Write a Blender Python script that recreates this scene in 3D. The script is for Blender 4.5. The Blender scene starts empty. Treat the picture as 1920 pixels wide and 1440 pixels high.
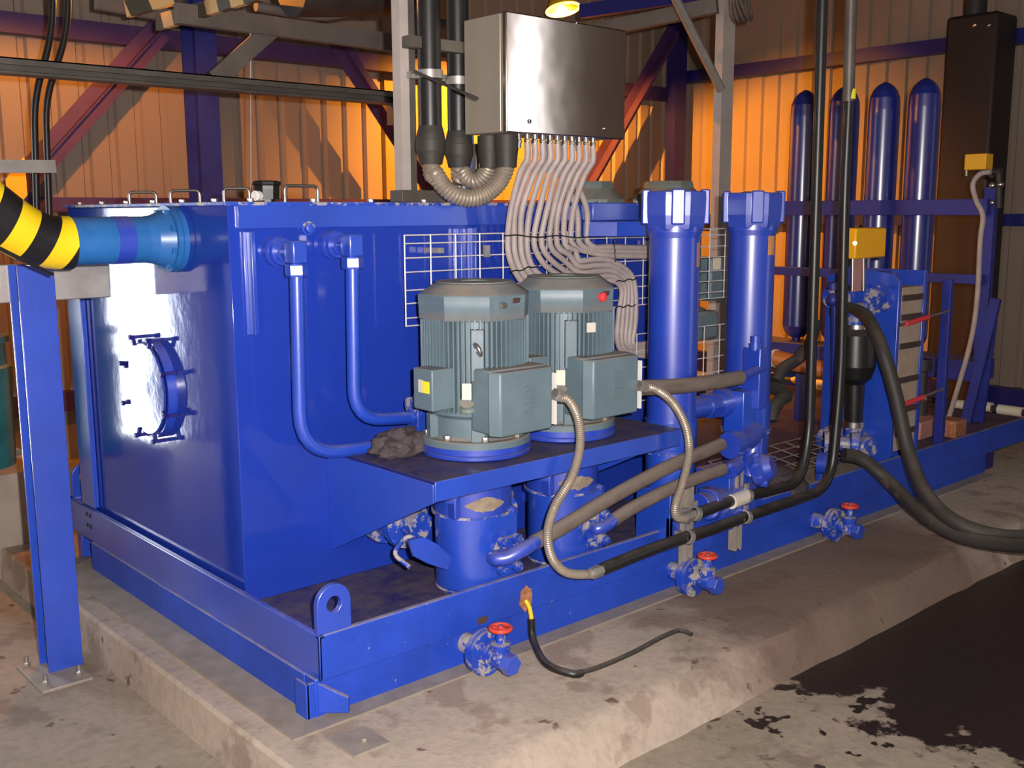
import bpy, bmesh, math, random
from mathutils import Vector, Matrix
random.seed(7)
SC = bpy.context.scene
COL = SC.collection
# ------------------------------------------------------------------ camera, world, lights, exposure
def cam_setup(c, r, u, b):
    cd = bpy.data.cameras.new('camera'); co = bpy.data.objects.new('camera', cd); COL.objects.link(co)
    cd.sensor_fit = 'HORIZONTAL'; cd.sensor_width = 36.0; cd.lens = 36.0*1966/1920; cd.clip_start = .02; cd.clip_end = 100
    co.matrix_world = Matrix(((r[0], u[0], b[0], c[0]), (r[1], u[1], b[1], c[1]), (r[2], u[2], b[2], c[2]), (0, 0, 0, 1)))
    SC.camera = co
    return co
CAM = cam_setup((-1.54298, -2.68362, 1.55000), (0.74610, -0.66582, -0.00379), (0.11051, 0.11821, 0.98682), (-0.65660, -0.73669, 0.16178))
SC.view_settings.view_transform = 'Standard'; SC.view_settings.look = 'None'
SC.view_settings.gamma = 1.0; SC.view_settings.use_curve_mapping = False
SC.view_settings.exposure = 0.0
w = bpy.data.worlds.new('daylight'); SC.world = w; w.use_nodes = True
w.node_tree.nodes['Background'].inputs['Color'].default_value = (0.86, 0.92, 1.0, 1)
w.node_tree.nodes['Background'].inputs['Strength'].default_value = 13.0
def point(name, loc, energy, color, radius, spot=None, blend=0., aim=None):
    l = bpy.data.lights.new(name, 'SPOT' if spot else 'POINT'); l.energy = energy; l.color = color; l.shadow_soft_size = radius
    o = bpy.data.objects.new(name, l); COL.objects.link(o); o.location = loc
    if spot: l.spot_size = math.radians(spot); l.spot_blend = blend; o.rotation_euler = Vector(aim).to_track_quat('-Z', 'Y').to_euler()
    return o
def portal(name, loc, sx, sz, rot):
    l = bpy.data.lights.new(name, 'AREA'); l.shape = 'RECTANGLE'; l.size = sx; l.size_y = sz; l.cycles.is_portal = True
    o = bpy.data.objects.new(name, l); COL.objects.link(o); o.location = loc; o.rotation_euler = rot; return o
# the camera's own flash, a hand's width to the right of and above the lens
_m = CAM.matrix_world
flash = point('camera_flash', (_m @ Vector((.10, .07, -.02))), 800.0, (1.0, .93, .91), .02)
portal('daylight_door_back', (-1.25, 4.84, 1.25), .84, 2.8, (math.radians(-90), 0, 0))
portal('daylight_door_side', (7.56, -6.75, 1.85), .42, 4.0, (math.radians(90), 0, math.radians(90)))
# sodium lamp bulb; its housing is built in the lamp section
LAMP = Vector((4.68, 3.66, 3.17))
sodium = point('sodium_bulb', LAMP, 1250.0, (1.0, .33, .02), .012, spot=168, blend=.75, aim=(.35, .45, -.8))
LAMP2 = Vector((.9, 3.3, 2.80))
sodium2 = point('sodium_bulb', LAMP2, 135.0, (1.0, .31, .025), .015)
# dim unseen fill light high in the hall behind the photographer
l = bpy.data.lights.new('hall_fill', 'AREA'); l.energy = 8; l.size = 1.6; l.color = (1.0, .78, .6)
o = bpy.data.objects.new('hall_fill', l); COL.objects.link(o); o.location = (1.0, -4.5, 4.1)

# ------------------------------------------------------------------ materials
def lerp(a, b, t): return a+(b-a)*t
def newmat(name):
    m = bpy.data.materials.new(name); m.use_nodes = True
    return m, m.node_tree.nodes, m.node_tree.links, m.node_tree.nodes['Principled BSDF']
def mat(name, col, rough=.5, metal=0., var=.0, vscale=6., col2=None, dust=0., dustcol=(.32, .27, .21), bump=0., bscale=40., wear=0., wearcol=(.3, .28, .26), aniso=0., wscale=14.):
    m, N, L, B = newmat(name)
    B.inputs['Roughness'].default_value = rough; B.inputs['Metallic'].default_value = metal
    if aniso: B.inputs['Anisotropic'].default_value = aniso
    tc = N.new('ShaderNodeNewGeometry'); src = tc.outputs['Position']
    cur = None
    def noise(scale, detail=4, r=.6):
        n = N.new('ShaderNodeTexNoise'); n.inputs['Scale'].default_value = scale; n.inputs['Detail'].default_value = detail
        n.inputs['Roughness'].default_value = r; L.new(src, n.inputs['Vector']); return n.outputs['Fac']
    def ramp(f, a, b):
        r = N.new('ShaderNodeMapRange'); r.inputs['From Min'].default_value = a; r.inputs['From Max'].default_value = b; L.new(f, r.inputs['Value']); return r.outputs['Result']
    def mix(f, c1, c2):
        x = N.new('ShaderNodeMix'); x.data_type = 'RGBA'
        if isinstance(f, float): x.inputs['Factor'].default_value = f
        else: L.new(f, x.inputs['Factor'])
        for i, c in ((6, c1), (7, c2)):
            if isinstance(c, tuple): x.inputs[i].default_value = (*c, 1)
            else: L.new(c, x.inputs[i])
        return x.outputs[2]
    c = tuple(col)
    if var or col2:
        c2 = col2 or tuple(v*(1-var) for v in col)
        c = mix(ramp(noise(vscale), .35, .65), c, tuple(c2))
    if wear:
        f = ramp(noise(wscale, 8, .75), .66-wear*.2, .70-wear*.2); c = mix(f, c, wearcol)
    if dust:
        s = N.new('ShaderNodeSeparateXYZ'); L.new(tc.outputs['Normal'], s.inputs[0])
        up = ramp(s.outputs['Z'], .35, .95)
        mu = N.new('ShaderNodeMath'); mu.operation = 'MULTIPLY'; L.new(up, mu.inputs[0]); L.new(ramp(noise(9., 6, .7), .25, .6), mu.inputs[1])
        mu2 = N.new('ShaderNodeMath'); mu2.operation = 'MULTIPLY'; L.new(mu.outputs[0], mu2.inputs[0]); mu2.inputs[1].default_value = dust
        c = mix(mu2.outputs[0], c, dustcol)
        rr = N.new('ShaderNodeMapRange'); rr.inputs['To Min'].default_value = rough; rr.inputs['To Max'].default_value = .85
        L.new(mu2.outputs[0], rr.inputs['Value']); L.new(rr.outputs['Result'], B.inputs['Roughness'])
    if isinstance(c, tuple): B.inputs['Base Color'].default_value = (*c, 1)
    else: L.new(c, B.inputs['Base Color'])
    if bump:
        b = N.new('ShaderNodeBump'); b.inputs['Strength'].default_value = bump; b.inputs['Distance'].default_value = .02
        L.new(noise(bscale, 5), b.inputs['Height']); L.new(b.outputs[0], B.inputs['Normal'])
    return m
BLUE = (.016, .066, .50)
M = {}
M['blue'] = mat('blue_paint', BLUE, .32, var=.2, vscale=3, dust=.35, bump=.04, bscale=60)
M['blue_tank'] = mat('blue_tank_paint', (.014, .042, .36), .09, var=.12, vscale=2, dust=.5, bump=.05, bscale=5)
M['blue_dusty'] = mat('dusty_blue_paint', BLUE, .42, var=.3, vscale=5, dust=1.0, dustcol=(.36, .31, .26), wear=.75, wearcol=(.34, .31, .30), bump=.12, bscale=50)
M['blue_worn'] = mat('worn_blue_paint', BLUE, .45, var=.25, vscale=4, dust=.8, wear=.08, wearcol=(.25, .26, .36), wscale=26, bump=.1)
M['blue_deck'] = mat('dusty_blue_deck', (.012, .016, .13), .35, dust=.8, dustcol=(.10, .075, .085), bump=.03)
M['blue_gloss'] = mat('glossy_blue_enamel', (.015, .052, .44), .38, var=.1, dust=.4)
M['blue_bottle'] = mat('dimmed_blue_enamel', (.010, .022, .22), .3, var=.1)  # bottle blue darkened in its colour for the flash falling off with distance
M['blue_dark'] = mat('dark_blue_paint', (.014, .014, .16), .4, var=.2)
M['blue_beam'] = mat('blue_structural_paint', (.02, .03, .26), .5, var=.3, vscale=4, dust=.3)
for _k in ('blue', 'blue_gloss', 'blue_bottle'):
    _b = M[_k].node_tree.nodes['Principled BSDF']; _b.inputs['Specular IOR Level'].default_value = .8; _b.inputs['Coat Weight'].default_value = 1.0; _b.inputs['Coat Roughness'].default_value = .24
M['pipe_blue'] = mat('light_blue_pipe_paint', (.02, .14, .42), .35, var=.25, vscale=8, dust=.3, dustcol=(.12, .14, .2))
M['motor'] = mat('grey_green_motor_paint', (.125, .185, .215), .42, var=.15, vscale=7, dust=.95, dustcol=(.30, .24, .19), bump=.03)
M['motor_old'] = mat('faded_green_motor_paint', (.16, .20, .18), .55, var=.2, dust=.9)
M['galv'] = mat('galvanised_steel', (.42, .40, .37), .45, .6, var=.25, vscale=10, dust=.3)
M['steel'] = mat('bright_steel', (.62, .60, .57), .3, 1.0, dust=.3)
M['bolt'] = mat('bolt_steel', (.55, .53, .5), .35, .9)
M['flex'] = mat('grey_flexible_conduit', (.40, .34, .27), .4, .45, var=.2, vscale=20)
M['rubber'] = mat('black_rubber', (.012, .012, .012), .38, var=.3, dust=.5, dustcol=(.14, .12, .1))
M['rubber_dusty'] = mat('dusty_black_rubber', (.03, .027, .023), .6, dust=.8, dustcol=(.11, .09, .07), wear=.3, wearcol=(.10, .06, .04), wscale=8)
M['hose'] = mat('dusty_brown_hose', (.16, .125, .105), .7, var=.35, vscale=9, dust=.7, dustcol=(.26, .21, .17))
M['plastic'] = mat('black_plastic', (.01, .01, .01), .35)
M['cable'] = mat('grey_cable_sheath', (.42, .355, .335), .5, var=.2, vscale=12)
M['cable_tie'] = mat('black_cable_tie', (.015, .015, .015), .5)
M['wire'] = mat('white_coated_wire', (.75, .72, .75), .35, .3)
M['yellow'] = mat('yellow_paint', (.85, .52, .01), .35, dust=.3)
M['yellow2'] = mat('amber_yellow_plastic', (.85, .42, .01), .4)
M['black'] = mat('black_paint', (.012, .011, .012), .4, dust=.3)
M['red'] = mat('red_handwheel_paint', (.62, .045, .025), .45, dust=.35, dustcol=(.4, .2, .15))
M['redpl'] = mat('red_tie_rod_sleeve', (.7, .05, .06), .5)
M['white'] = mat('white_paint', (.75, .72, .68), .45)
M['cream'] = mat('cream_plastic', (.70, .64, .48), .45)
M['orange'] = mat('orange_barrel', (.5, .18, .05), .35)  # one even orange over the barrel
M['tan'] = mat('tan_plate_pack', (.42, .33, .25), .6, var=.2, vscale=20)
M['gasket'] = mat('dark_gasket', (.05, .035, .03), .7)
M['rust'] = mat('bare_rusty_steel', (.26, .09, .035), .8, col2=(.45, .2, .1), vscale=60)
M['teal'] = mat('teal_machine_paint', (.015, .16, .18), .35, var=.35, vscale=7, dust=.4)
M['rock'] = mat('dusty_dark_cloth', (.085, .065, .07), .9, var=.4, vscale=30, bump=.6, bscale=30)
M['rock_dust'] = mat('caked_tan_dust', (.30, .24, .17), .9, var=.3, vscale=40, bump=.4)
M['plate'] = mat('dusty_steel_plate', (.34, .29, .24), .65, .2, var=.25, vscale=10)
M['dark'] = mat('dark_dusty_steel', (.035, .028, .028), .6, var=.4)
M['brown'] = mat('dark_brown_duct', (.022, .014, .014), .55, var=.4, vscale=2)
M['beamgrey'] = mat('dusty_grey_beam', (.14, .115, .10), .7, var=.3, vscale=5)
M['purple'] = mat('lamp_tinted_brace_blue', (.07, .03, .12), .5, var=.2)  # blue paint with the sodium lamp's orange cast mixed into its colour
M['label'] = mat('amber_label', (.60, .30, .10), .45, col2=(.45, .2, .06), vscale=60)
M['label_pink'] = mat('pale_pink_label', (.40, .20, .18), .5)
M['label_w'] = mat('pale_label', (.62, .58, .5), .5)
M['nameplate'] = mat('brown_nameplate', (.11, .06, .05), .5, .3)
M['labely'] = mat('yellow_label', (.80, .75, .03), .5)
M['galvdark'] = mat('dark_galvanised_tray', (.13, .115, .10), .5, .4, var=.3)
M['white_post'] = mat('pale_galvanised_post', (.50, .44, .40), .55, .2, var=.15)
def stainless():
    m, N, L, B = newmat('brushed_stainless')
    B.inputs['Metallic'].default_value = 1; B.inputs['Base Color'].default_value = (.56, .47, .41, 1)
    B.inputs['Roughness'].default_value = .16; B.inputs['Anisotropic'].default_value = .9
    t = N.new('ShaderNodeCombineXYZ'); t.inputs[2].default_value = 1.0; L.new(t.outputs[0], B.inputs['Tangent'])
    g = N.new('ShaderNodeNewGeometry')
    n2 = N.new('ShaderNodeTexNoise'); n2.inputs['Scale'].default_value = 4; L.new(g.outputs['Position'], n2.inputs['Vector'])
    b2 = N.new('ShaderNodeBump'); b2.inputs['Strength'].default_value = .05; b2.inputs['Distance'].default_value = .02
    L.new(n2.outputs['Fac'], b2.inputs['Height']); L.new(b2.outputs[0], B.inputs['Normal'])
    return m
M['stainless'] = stainless()
M['satin'] = mat('satin_stainless', (.50, .46, .38), .55, .75)
def concrete(name, base, dark, stain, oil=False, stain_box=None):
    m, N, L, B = newmat(name)
    g = N.new('ShaderNodeNewGeometry')
    def noise(s, d=6, r=.65, v=None):
        n = N.new('ShaderNodeTexNoise'); n.inputs['Scale'].default_value = s; n.inputs['Detail'].default_value = d; n.inputs['Roughness'].default_value = r
        L.new(v or g.outputs['Position'], n.inputs['Vector']); return n.outputs['Fac']
    def rng(f, a, b, c=0., d=1.):
        r = N.new('ShaderNodeMapRange'); r.inputs['From Min'].default_value = a; r.inputs['From Max'].default_value = b
        r.inputs['To Min'].default_value = c; r.inputs['To Max'].default_value = d; L.new(f, r.inputs['Value']); return r.outputs['Result']
    def mix(f, a, b):
        x = N.new('ShaderNodeMix'); x.data_type = 'RGBA'; L.new(f, x.inputs['Factor'])
        for i, c in ((6, a), (7, b)):
            if isinstance(c, tuple): x.inputs[i].default_value = (*c, 1)
            else: L.new(c, x.inputs[i])
        return x.outputs[2]
    def math2(op, a, b):
        x = N.new('ShaderNodeMath'); x.operation = op; x.use_clamp = op != 'ADD'
        for i, v in ((0, a), (1, b)):
            if isinstance(v, (float, int)): x.inputs[i].default_value = v
            else: L.new(v, x.inputs[i])
        return x.outputs[0]
    c = mix(rng(noise(2.2), .35, .65), base, dark)
    c = mix(rng(noise(28, 4), .45, .7, 0, .45), c, tuple(v*.7 for v in dark))
    c = mix(rng(noise(7, 3), .66, .70), c, stain)          # oil drips
    c = mix(rng(noise(3.1, 5, .6), .55, .60, 0, .45), c, stain)
    rough = None
    s = N.new('ShaderNodeSeparateXYZ'); L.new(g.outputs['Position'], s.inputs[0])
    if stain_box:                                           # the seeping, stained stretch of the plinth
        x0, x1, amp = stain_box
        xx = math2('ADD', s.outputs['X'], math2('MULTIPLY', noise(3.0), 1.0))
        f = math2('MULTIPLY', rng(xx, x0, x0+.35), rng(xx, x1+.5, x1))
        mp = N.new('ShaderNodeMapping'); mp.inputs['Scale'].default_value = (1, 1, .18); L.new(g.outputs['Position'], mp.inputs[0])
        st = noise(9, 5, .6, mp.outputs[0])
        z = math2('ADD', math2('MULTIPLY', s.outputs['Z'], 9.), math2('MULTIPLY', st, 1.05))
        f2 = rng(z, -.05, .12)
        f = math2('MULTIPLY', math2('MULTIPLY', f, f2), amp)
        c = mix(f, c, tuple(v*.8 for v in stain))
    if oil:
        xx = math2('ADD', s.outputs['X'], math2('MULTIPLY', noise(5.0, 6, .6), 1.3))
        f = rng(xx, 2.22, 2.28)
        sp = rng(noise(11, 3, .5), .60, .63)
        near = rng(s.outputs['X'], 1.0, 1.2)
        f = math2('MAXIMUM', f, math2('MULTIPLY', sp, near))
        yy = rng(s.outputs['Y'], 3.2, 2.2)
        f = math2('MULTIPLY', f, yy)
        c = mix(f, c, (.022, .014, .013))
        L.new(rng(f, 0, 1, .85, .30), B.inputs['Roughness'])
    else:
        B.inputs['Roughness'].default_value = .85
    L.new(c, B.inputs['Base Color'])
    b = N.new('ShaderNodeBump'); b.inputs['Strength'].default_value = .35; b.inputs['Distance'].default_value = .02
    L.new(noise(14, 8, .7), b.inputs['Height']); L.new(b.outputs[0], B.inputs['Normal'])
    return m
M['floor'] = concrete('dirty_concrete_floor', (.34, .27, .21), (.25, .21, .15), (.13, .08, .06), oil=True)
M['plinth'] = concrete('stained_concrete_plinth', (.46, .36, .29), (.36, .30, .235), (.15, .09, .065), stain_box=(1.75, 3.6, .8))
M['block'] = mat('concrete_dado', (.30, .25, .2), .85, var=.2, bump=.2)
M['clad'] = mat('cream_wall_cladding', (.285, .222, .172), .55, var=.10, vscale=1.5, bump=.02)
M['roof'] = mat('dark_roof_sheet', (.05, .045, .04), .7)

def hazard(name, a, b, axis, pitch, off=0., slant=0.):
    m, N, L, B = newmat(name); B.inputs['Roughness'].default_value = .4
    tc = N.new('ShaderNodeTexCoord'); s = N.new('ShaderNodeSeparateXYZ'); L.new(tc.outputs['Object'], s.inputs[0])
    ad = N.new('ShaderNodeMath'); ad.operation = 'MULTIPLY_ADD'; L.new(s.outputs['Z'], ad.inputs[0]); ad.inputs[1].default_value = slant; L.new(s.outputs[axis], ad.inputs[2])
    md = N.new('ShaderNodeMath'); md.operation = 'MULTIPLY_ADD'; L.new(ad.outputs[0], md.inputs[0]); md.inputs[1].default_value = 1/pitch; md.inputs[2].default_value = off+100
    fr = N.new('ShaderNodeMath'); fr.operation = 'FRACT'; L.new(md.outputs[0], fr.inputs[0])
    gt = N.new('ShaderNodeMath'); gt.operation = 'GREATER_THAN'; L.new(fr.outputs[0], gt.inputs[0]); gt.inputs[1].default_value = .5
    x = N.new('ShaderNodeMix'); x.data_type = 'RGBA'; L.new(gt.outputs[0], x.inputs['Factor']); x.inputs[6].default_value = (*a, 1); x.inputs[7].default_value = (*b, 1)
    L.new(x.outputs[2], B.inputs['Base Color']); return m

# ------------------------------------------------------------------ mesh helpers
def V(*a): return Vector(a if len(a) > 1 else a[0])
def frame(d):
    d = V(d).normalized(); a = V(0, 0, 1) if abs(d.z) < .9 else V(1, 0, 0)
    u = d.cross(a).normalized(); return d, u, d.cross(u).normalized()
class MB:
    def __init__(s): s.bm = bmesh.new()
    def box(s, x0, x1, y0, y1, z0, z1):
        v = [s.bm.verts.new((x, y, z)) for x in (x0, x1) for y in (y0, y1) for z in (z0, z1)]
        for f in ((0, 1, 3, 2), (4, 6, 7, 5), (0, 4, 5, 1), (2, 3, 7, 6), (0, 2, 6, 4), (1, 5, 7, 3)): s.bm.faces.new([v[i] for i in f])
        return s
    def bar(s, p, q, wu, wv, up=(0, 0, 1)):           # rectangular bar between two points
        p, q = V(p), V(q); d = (q-p).normalized(); u = d.cross(V(up))
        if u.length < 1e-4: u = d.cross(V(1, 0, 0))
        u.normalize(); v = u.cross(d).normalized()
        r = []
        for c in (p, q):
            r.append([s.bm.verts.new(c+u*a*wu/2+v*b*wv/2) for a, b in ((-1, -1), (1, -1), (1, 1), (-1, 1))])
        for i in range(4): s.bm.faces.new((r[0][i], r[0][(i+1) % 4], r[1][(i+1) % 4], r[1][i]))
        s.bm.faces.new(r[0][::-1]); s.bm.faces.new(r[1]); return s
    def prism(s, pts, d):                              # planar polygon pushed along d
        d = V(d); a = [s.bm.verts.new(V(p)) for p in pts]; b = [s.bm.verts.new(V(p)+d) for p in pts]; n = len(a)
        for i in range(n): s.bm.faces.new((a[i], a[(i+1) % n], b[(i+1) % n], b[i]))
        s.bm.faces.new(a[::-1]); s.bm.faces.new(b); return s
    def lathe(s, c, d, prof, seg=24, rot=0., cap=True):  # prof: (along, radius)
        c = V(c); d, u, v = frame(d); rings = []
        pp = [prof[0]]
        for a, b in zip(prof, prof[1:]):
            L_ = math.hypot(b[0]-a[0], b[1]-a[1])
            if L_ > .03: pp += [(lerp(a[0], b[0], k), lerp(a[1], b[1], k)) for k in (.003/L_, 1-.003/L_)]
            pp.append(b)
        for t, r in pp:
            rings.append([s.bm.verts.new(c+d*t+(u*math.cos(rot+2*math.pi*i/seg)+v*math.sin(rot+2*math.pi*i/seg))*max(r, 1e-4)) for i in range(seg)])
        for a, b in zip(rings, rings[1:]):
            for i in range(seg): s.bm.faces.new((a[i], a[(i+1) % seg], b[(i+1) % seg], b[i]))
        if cap: s.bm.faces.new(rings[0][::-1]); s.bm.faces.new(rings[-1])
        return s
    def cyl(s, p, q, r, r2=None, seg=20):
        p, q = V(p), V(q); return s.lathe(p, q-p, [(0, r), ((q-p).length, r if r2 is None else r2)], seg)
    def ring(s, c, d, r0, r1, t, seg=32):              # washer of thickness t
        return s.lathe(c, d, [(0, r0), (0, r1), (t, r1), (t, r0), (0, r0)], seg, cap=False)
    def torus(s, c, d, R, r, seg=32, rs=10):
        c = V(c); d, u, v = frame(d); g = []
        for i in range(seg):
            a = 2*math.pi*i/seg; e = u*math.cos(a)+v*math.sin(a)
            g.append([s.bm.verts.new(c+e*(R+r*math.cos(2*math.pi*j/rs))+d*r*math.sin(2*math.pi*j/rs)) for j in range(rs)])
        for i in range(seg):
            for j in range(rs): s.bm.faces.new((g[i][j], g[(i+1) % seg][j], g[(i+1) % seg][(j+1) % rs], g[i][(j+1) % rs]))
        return s
    def sweep(s, pts, r, seg=12, rad=None, cap=True):
        pts = [V(p) for p in pts]; n = len(pts); T = []
        for i in range(n):
            t = pts[min(i+1, n-1)]-pts[max(i-1, 0)]; T.append(t.normalized())
        d, u, v = frame(T[0]); rings = []
        for i in range(n):
            u = (u-T[i]*u.dot(T[i])).normalized(); v = T[i].cross(u)
            rr = rad(i) if rad else r
            rings.append([s.bm.verts.new(pts[i]+(u*math.cos(2*math.pi*k/seg)+v*math.sin(2*math.pi*k/seg))*rr) for k in range(seg)])
        for a, b in zip(rings, rings[1:]):
            for k in range(seg): s.bm.faces.new((a[k], a[(k+1) % seg], b[(k+1) % seg], b[k]))
        if cap: s.bm.faces.new(rings[0][::-1]); s.bm.faces.new(rings[-1])
        return s
    def pipe(s, pts, r, bend=.05, seg=14): return s.sweep(fillet(pts, bend), r, seg)
    def hose(s, pts, r, seg=14, step=.02): return s.sweep(spline(pts, step), r, seg)
    def ribbed(s, pts, r, pitch=.011, seg=16, amp=.12):
        q = spline(pts, pitch/4); return s.sweep(q, r, seg, rad=lambda i: r*(1+amp*(.5 if i % 4 in (0,) else (-.6 if i % 4 == 2 else 0.1))))
    def hexa(s, p, q, r): 
        p, q = V(p), V(q); return s.lathe(p, q-p, [(0, r*.92), (.12*(q-p).length, r), (.88*(q-p).length, r), ((q-p).length, r*.92)], 6)
    def ball(s, c, r, seg=14):
        return s.lathe(V(c)-V(0, 0, r), (0, 0, 1), [(r-r*math.cos(math.pi*i/8), r*math.sin(math.pi*i/8)) for i in range(9)], seg)
def fillet(pts, R, n=6):
    pts = [V(p) for p in pts]; out = [pts[0]]
    for i in range(1, len(pts)-1):
        a, b, c = pts[i-1], pts[i], pts[i+1]; d1 = (a-b); d2 = (c-b); k = min(R, d1.length*.48, d2.length*.48)
        p = b+d1.normalized()*k; q = b+d2.normalized()*k
        for j in range(n+1):
            t = j/n; out.append(p*(1-t)**2+b*2*t*(1-t)+q*t*t)
    out.append(pts[-1]); res = [out[0]]
    for p in out[1:]:
        if (p-res[-1]).length > 1e-4: res.append(p)
    return res
def spline(pts, step=.02):
    P = [V(p) for p in pts]; P = [P[0]*2-P[1]]+P+[P[-1]*2-P[-2]]; out = []
    for i in range(1, len(P)-2):
        a, b, c, d = P[i-1:i+3]; n = max(2, int((c-b).length/step))
        for j in range(n):
            t = j/n; out.append(.5*((2*b)+(c-a)*t+(2*a-5*b+4*c-d)*t*t+(3*b-a-3*c+d)*t**3))
    out.append(P[-2]); return out
BASE = {}
def mesh_obj(name, mb, m, origin, bev=0., smooth=True, angle=38):
    bm = mb.bm; bmesh.ops.recalc_face_normals(bm, faces=bm.faces)
    bmesh.ops.translate(bm, verts=bm.verts, vec=-V(origin))
    me = bpy.data.meshes.new(name); bm.to_mesh(me); bm.free(); me.materials.append(m)
    if smooth:
        me.shade_smooth(); me.set_sharp_from_angle(angle=math.radians(angle))
    o = bpy.data.objects.new(name, me); COL.objects.link(o)
    if bev:
        b = o.modifiers.new('bevel', 'BEVEL'); b.width = bev; b.segments = 2; b.limit_method = 'ANGLE'; b.angle_limit = math.radians(50)
    return o
def T(name, label, cat, loc=(0, 0, 0), group=None):    # a thing: Empty at its base, parts are children
    o = bpy.data.objects.new(name, None); COL.objects.link(o); o.location = loc; o.empty_display_size = .05
    o['label'] = label; o['category'] = cat
    if group: o['group'] = group
    BASE[o.name] = V(loc); return o
def P(root, name, mb, m, label=None, bev=0., smooth=True, kind=None):  # a part (world coordinates in, root-relative stored)
    base = BASE[root.name]; o = mesh_obj(name, mb, M[m] if isinstance(m, str) else m, base, bev, smooth); o.parent = root; BASE[o.name] = base
    if label: o['label'] = label
    if kind: o['kind'] = kind
    return o
def S(name, label, cat, mb, m, group=None, bev=0., smooth=True, loc=None):   # a thing that is one mesh
    if loc is None:
        xs = [v.co for v in mb.bm.verts]; lo = V(*[min(c[i] for c in xs) for i in range(3)]); hi = V(*[max(c[i] for c in xs) for i in range(3)])
        loc = V((lo.x+hi.x)/2, (lo.y+hi.y)/2, lo.z)
    o = mesh_obj(name, mb, M[m] if isinstance(m, str) else m, loc, bev, smooth); o.location = loc
    o['label'] = label; o['category'] = cat
    if group: o['group'] = group
    BASE[o.name] = V(loc); return o
def K(name, mb, m, smooth=False):
    o = mesh_obj(name, mb, M[m], (0, 0, 0), 0, smooth); o['kind'] = 'structure'; BASE[o.name] = V(0, 0, 0); return o
def dup(root, loc, label, rotz=None):
    r = root.copy(); COL.objects.link(r); r.location = loc; r['label'] = label
    if rotz is not None: r.rotation_euler = (0, 0, rotz)
    for ch in list(root.children):
        c = ch.copy(); COL.objects.link(c); c.parent = r
        for g in list(ch.children):
            e = g.copy(); COL.objects.link(e); e.parent = c
    BASE[r.name] = V(loc); return r
def lerp(a, b, t): return a+(b-a)*t
# ------------------------------------------------------------------ the hall
K('floor', MB().box(-4, 7.6, -7.1, 4.9, -.25, -.15), 'floor')
def clad_profile(a0, a1, pitch=.19, depth=.028):
    out = []; a = a0
    while a < a1-pitch*.5:
        out += [(a, 0), (a+pitch*.62, 0), (a+pitch*.70, depth), (a+pitch*.90, depth), (a+pitch*.98, 0)]; a += pitch
    out.append((a1, 0)); return out
def clad_x(mb, x0, x1, y, z0, z1, back=.10):          # sheet facing -Y
    pts = [(x, y+d, z0) for x, d in clad_profile(x0, x1)]+[(x1, y+back, z0), (x0, y+back, z0)]
    mb.prism(pts, (0, 0, z1-z0))
def clad_y(mb, y0, y1, x, z0, z1, back=.10):          # sheet facing -X
    pts = [(x+d, y, z0) for y, d in clad_profile(y0, y1)]+[(x+back, y1, z0), (x+back, y0, z0)]
    mb.prism(pts, (0, 0, z1-z0))
mb = MB(); clad_x(mb, -.85, 7.5, 4.8, .32, 4.3); mb.box(-.85, 7.5, 4.78, 4.9, -.15, .20)
clad_x(mb, -4, -1.66, 4.8, .32, 4.3); mb.box(-4, -1.66, 4.78, 4.9, -.15, .32); clad_x(mb, -1.66, -.85, 4.8, 2.65, 4.3); K('wall_back', mb, 'clad')
mb = MB(); clad_y(mb, -6.55, 4.8, 7.5, .06, 4.3); mb.box(7.5, 7.6, -7, -6.96, .06, 4.3); clad_y(mb, -6.96, -6.55, 7.5, 3.85, 4.3); K('wall_right', mb, 'clad')
K('wall_left', MB().box(-4.1, -4, -7.1, 4.9, -.15, 4.3), 'block')
mb = MB(); mb.box(-4, 7.6, -7.1, -7, -.15, 4.3); K('wall_front', mb, 'block')
K('ceiling', MB().box(-4.1, 7.6, -7.1, 4.9, 4.3, 4.4), 'roof')
K('baseboard_back', MB().box(-.80, 7.5, 4.76, 4.9, -.15, .19), 'block')
K('trim_1', MB().box(-.80, 7.4, 4.70, 4.80, .20, .33), 'purple')
K('trim_2', MB().box(7.40, 7.6, -6.5, 4.7, -.15, .062), 'blue_dark')
mb = MB()                                              # girt rails on the two walls
mb.box(-.95, 7.4, 4.68, 4.80, 2.70, 2.83); K('trim_3', mb, 'purple')
K('trim_4', MB().box(7.38, 7.5, -6.2, 4.68, 2.88, 3.00), 'blue_dark')
K('trim_5', MB().box(7.38, 7.5, -6.2, 4.68, 1.42, 1.52), 'blue_dark')
K('trim_6', MB().box(-.80, 7.3, 4.68, 4.80, 1.56, 1.66), 'purple')
mb = MB()
for x in (-1.70, -.85): mb.box(x, x+.04, 4.76, 4.92, -.15, 2.69)
mb.box(-1.66, -.85, 4.76, 4.92, 2.65, 2.69); K('door_1', mb, 'blue_beam')
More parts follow.
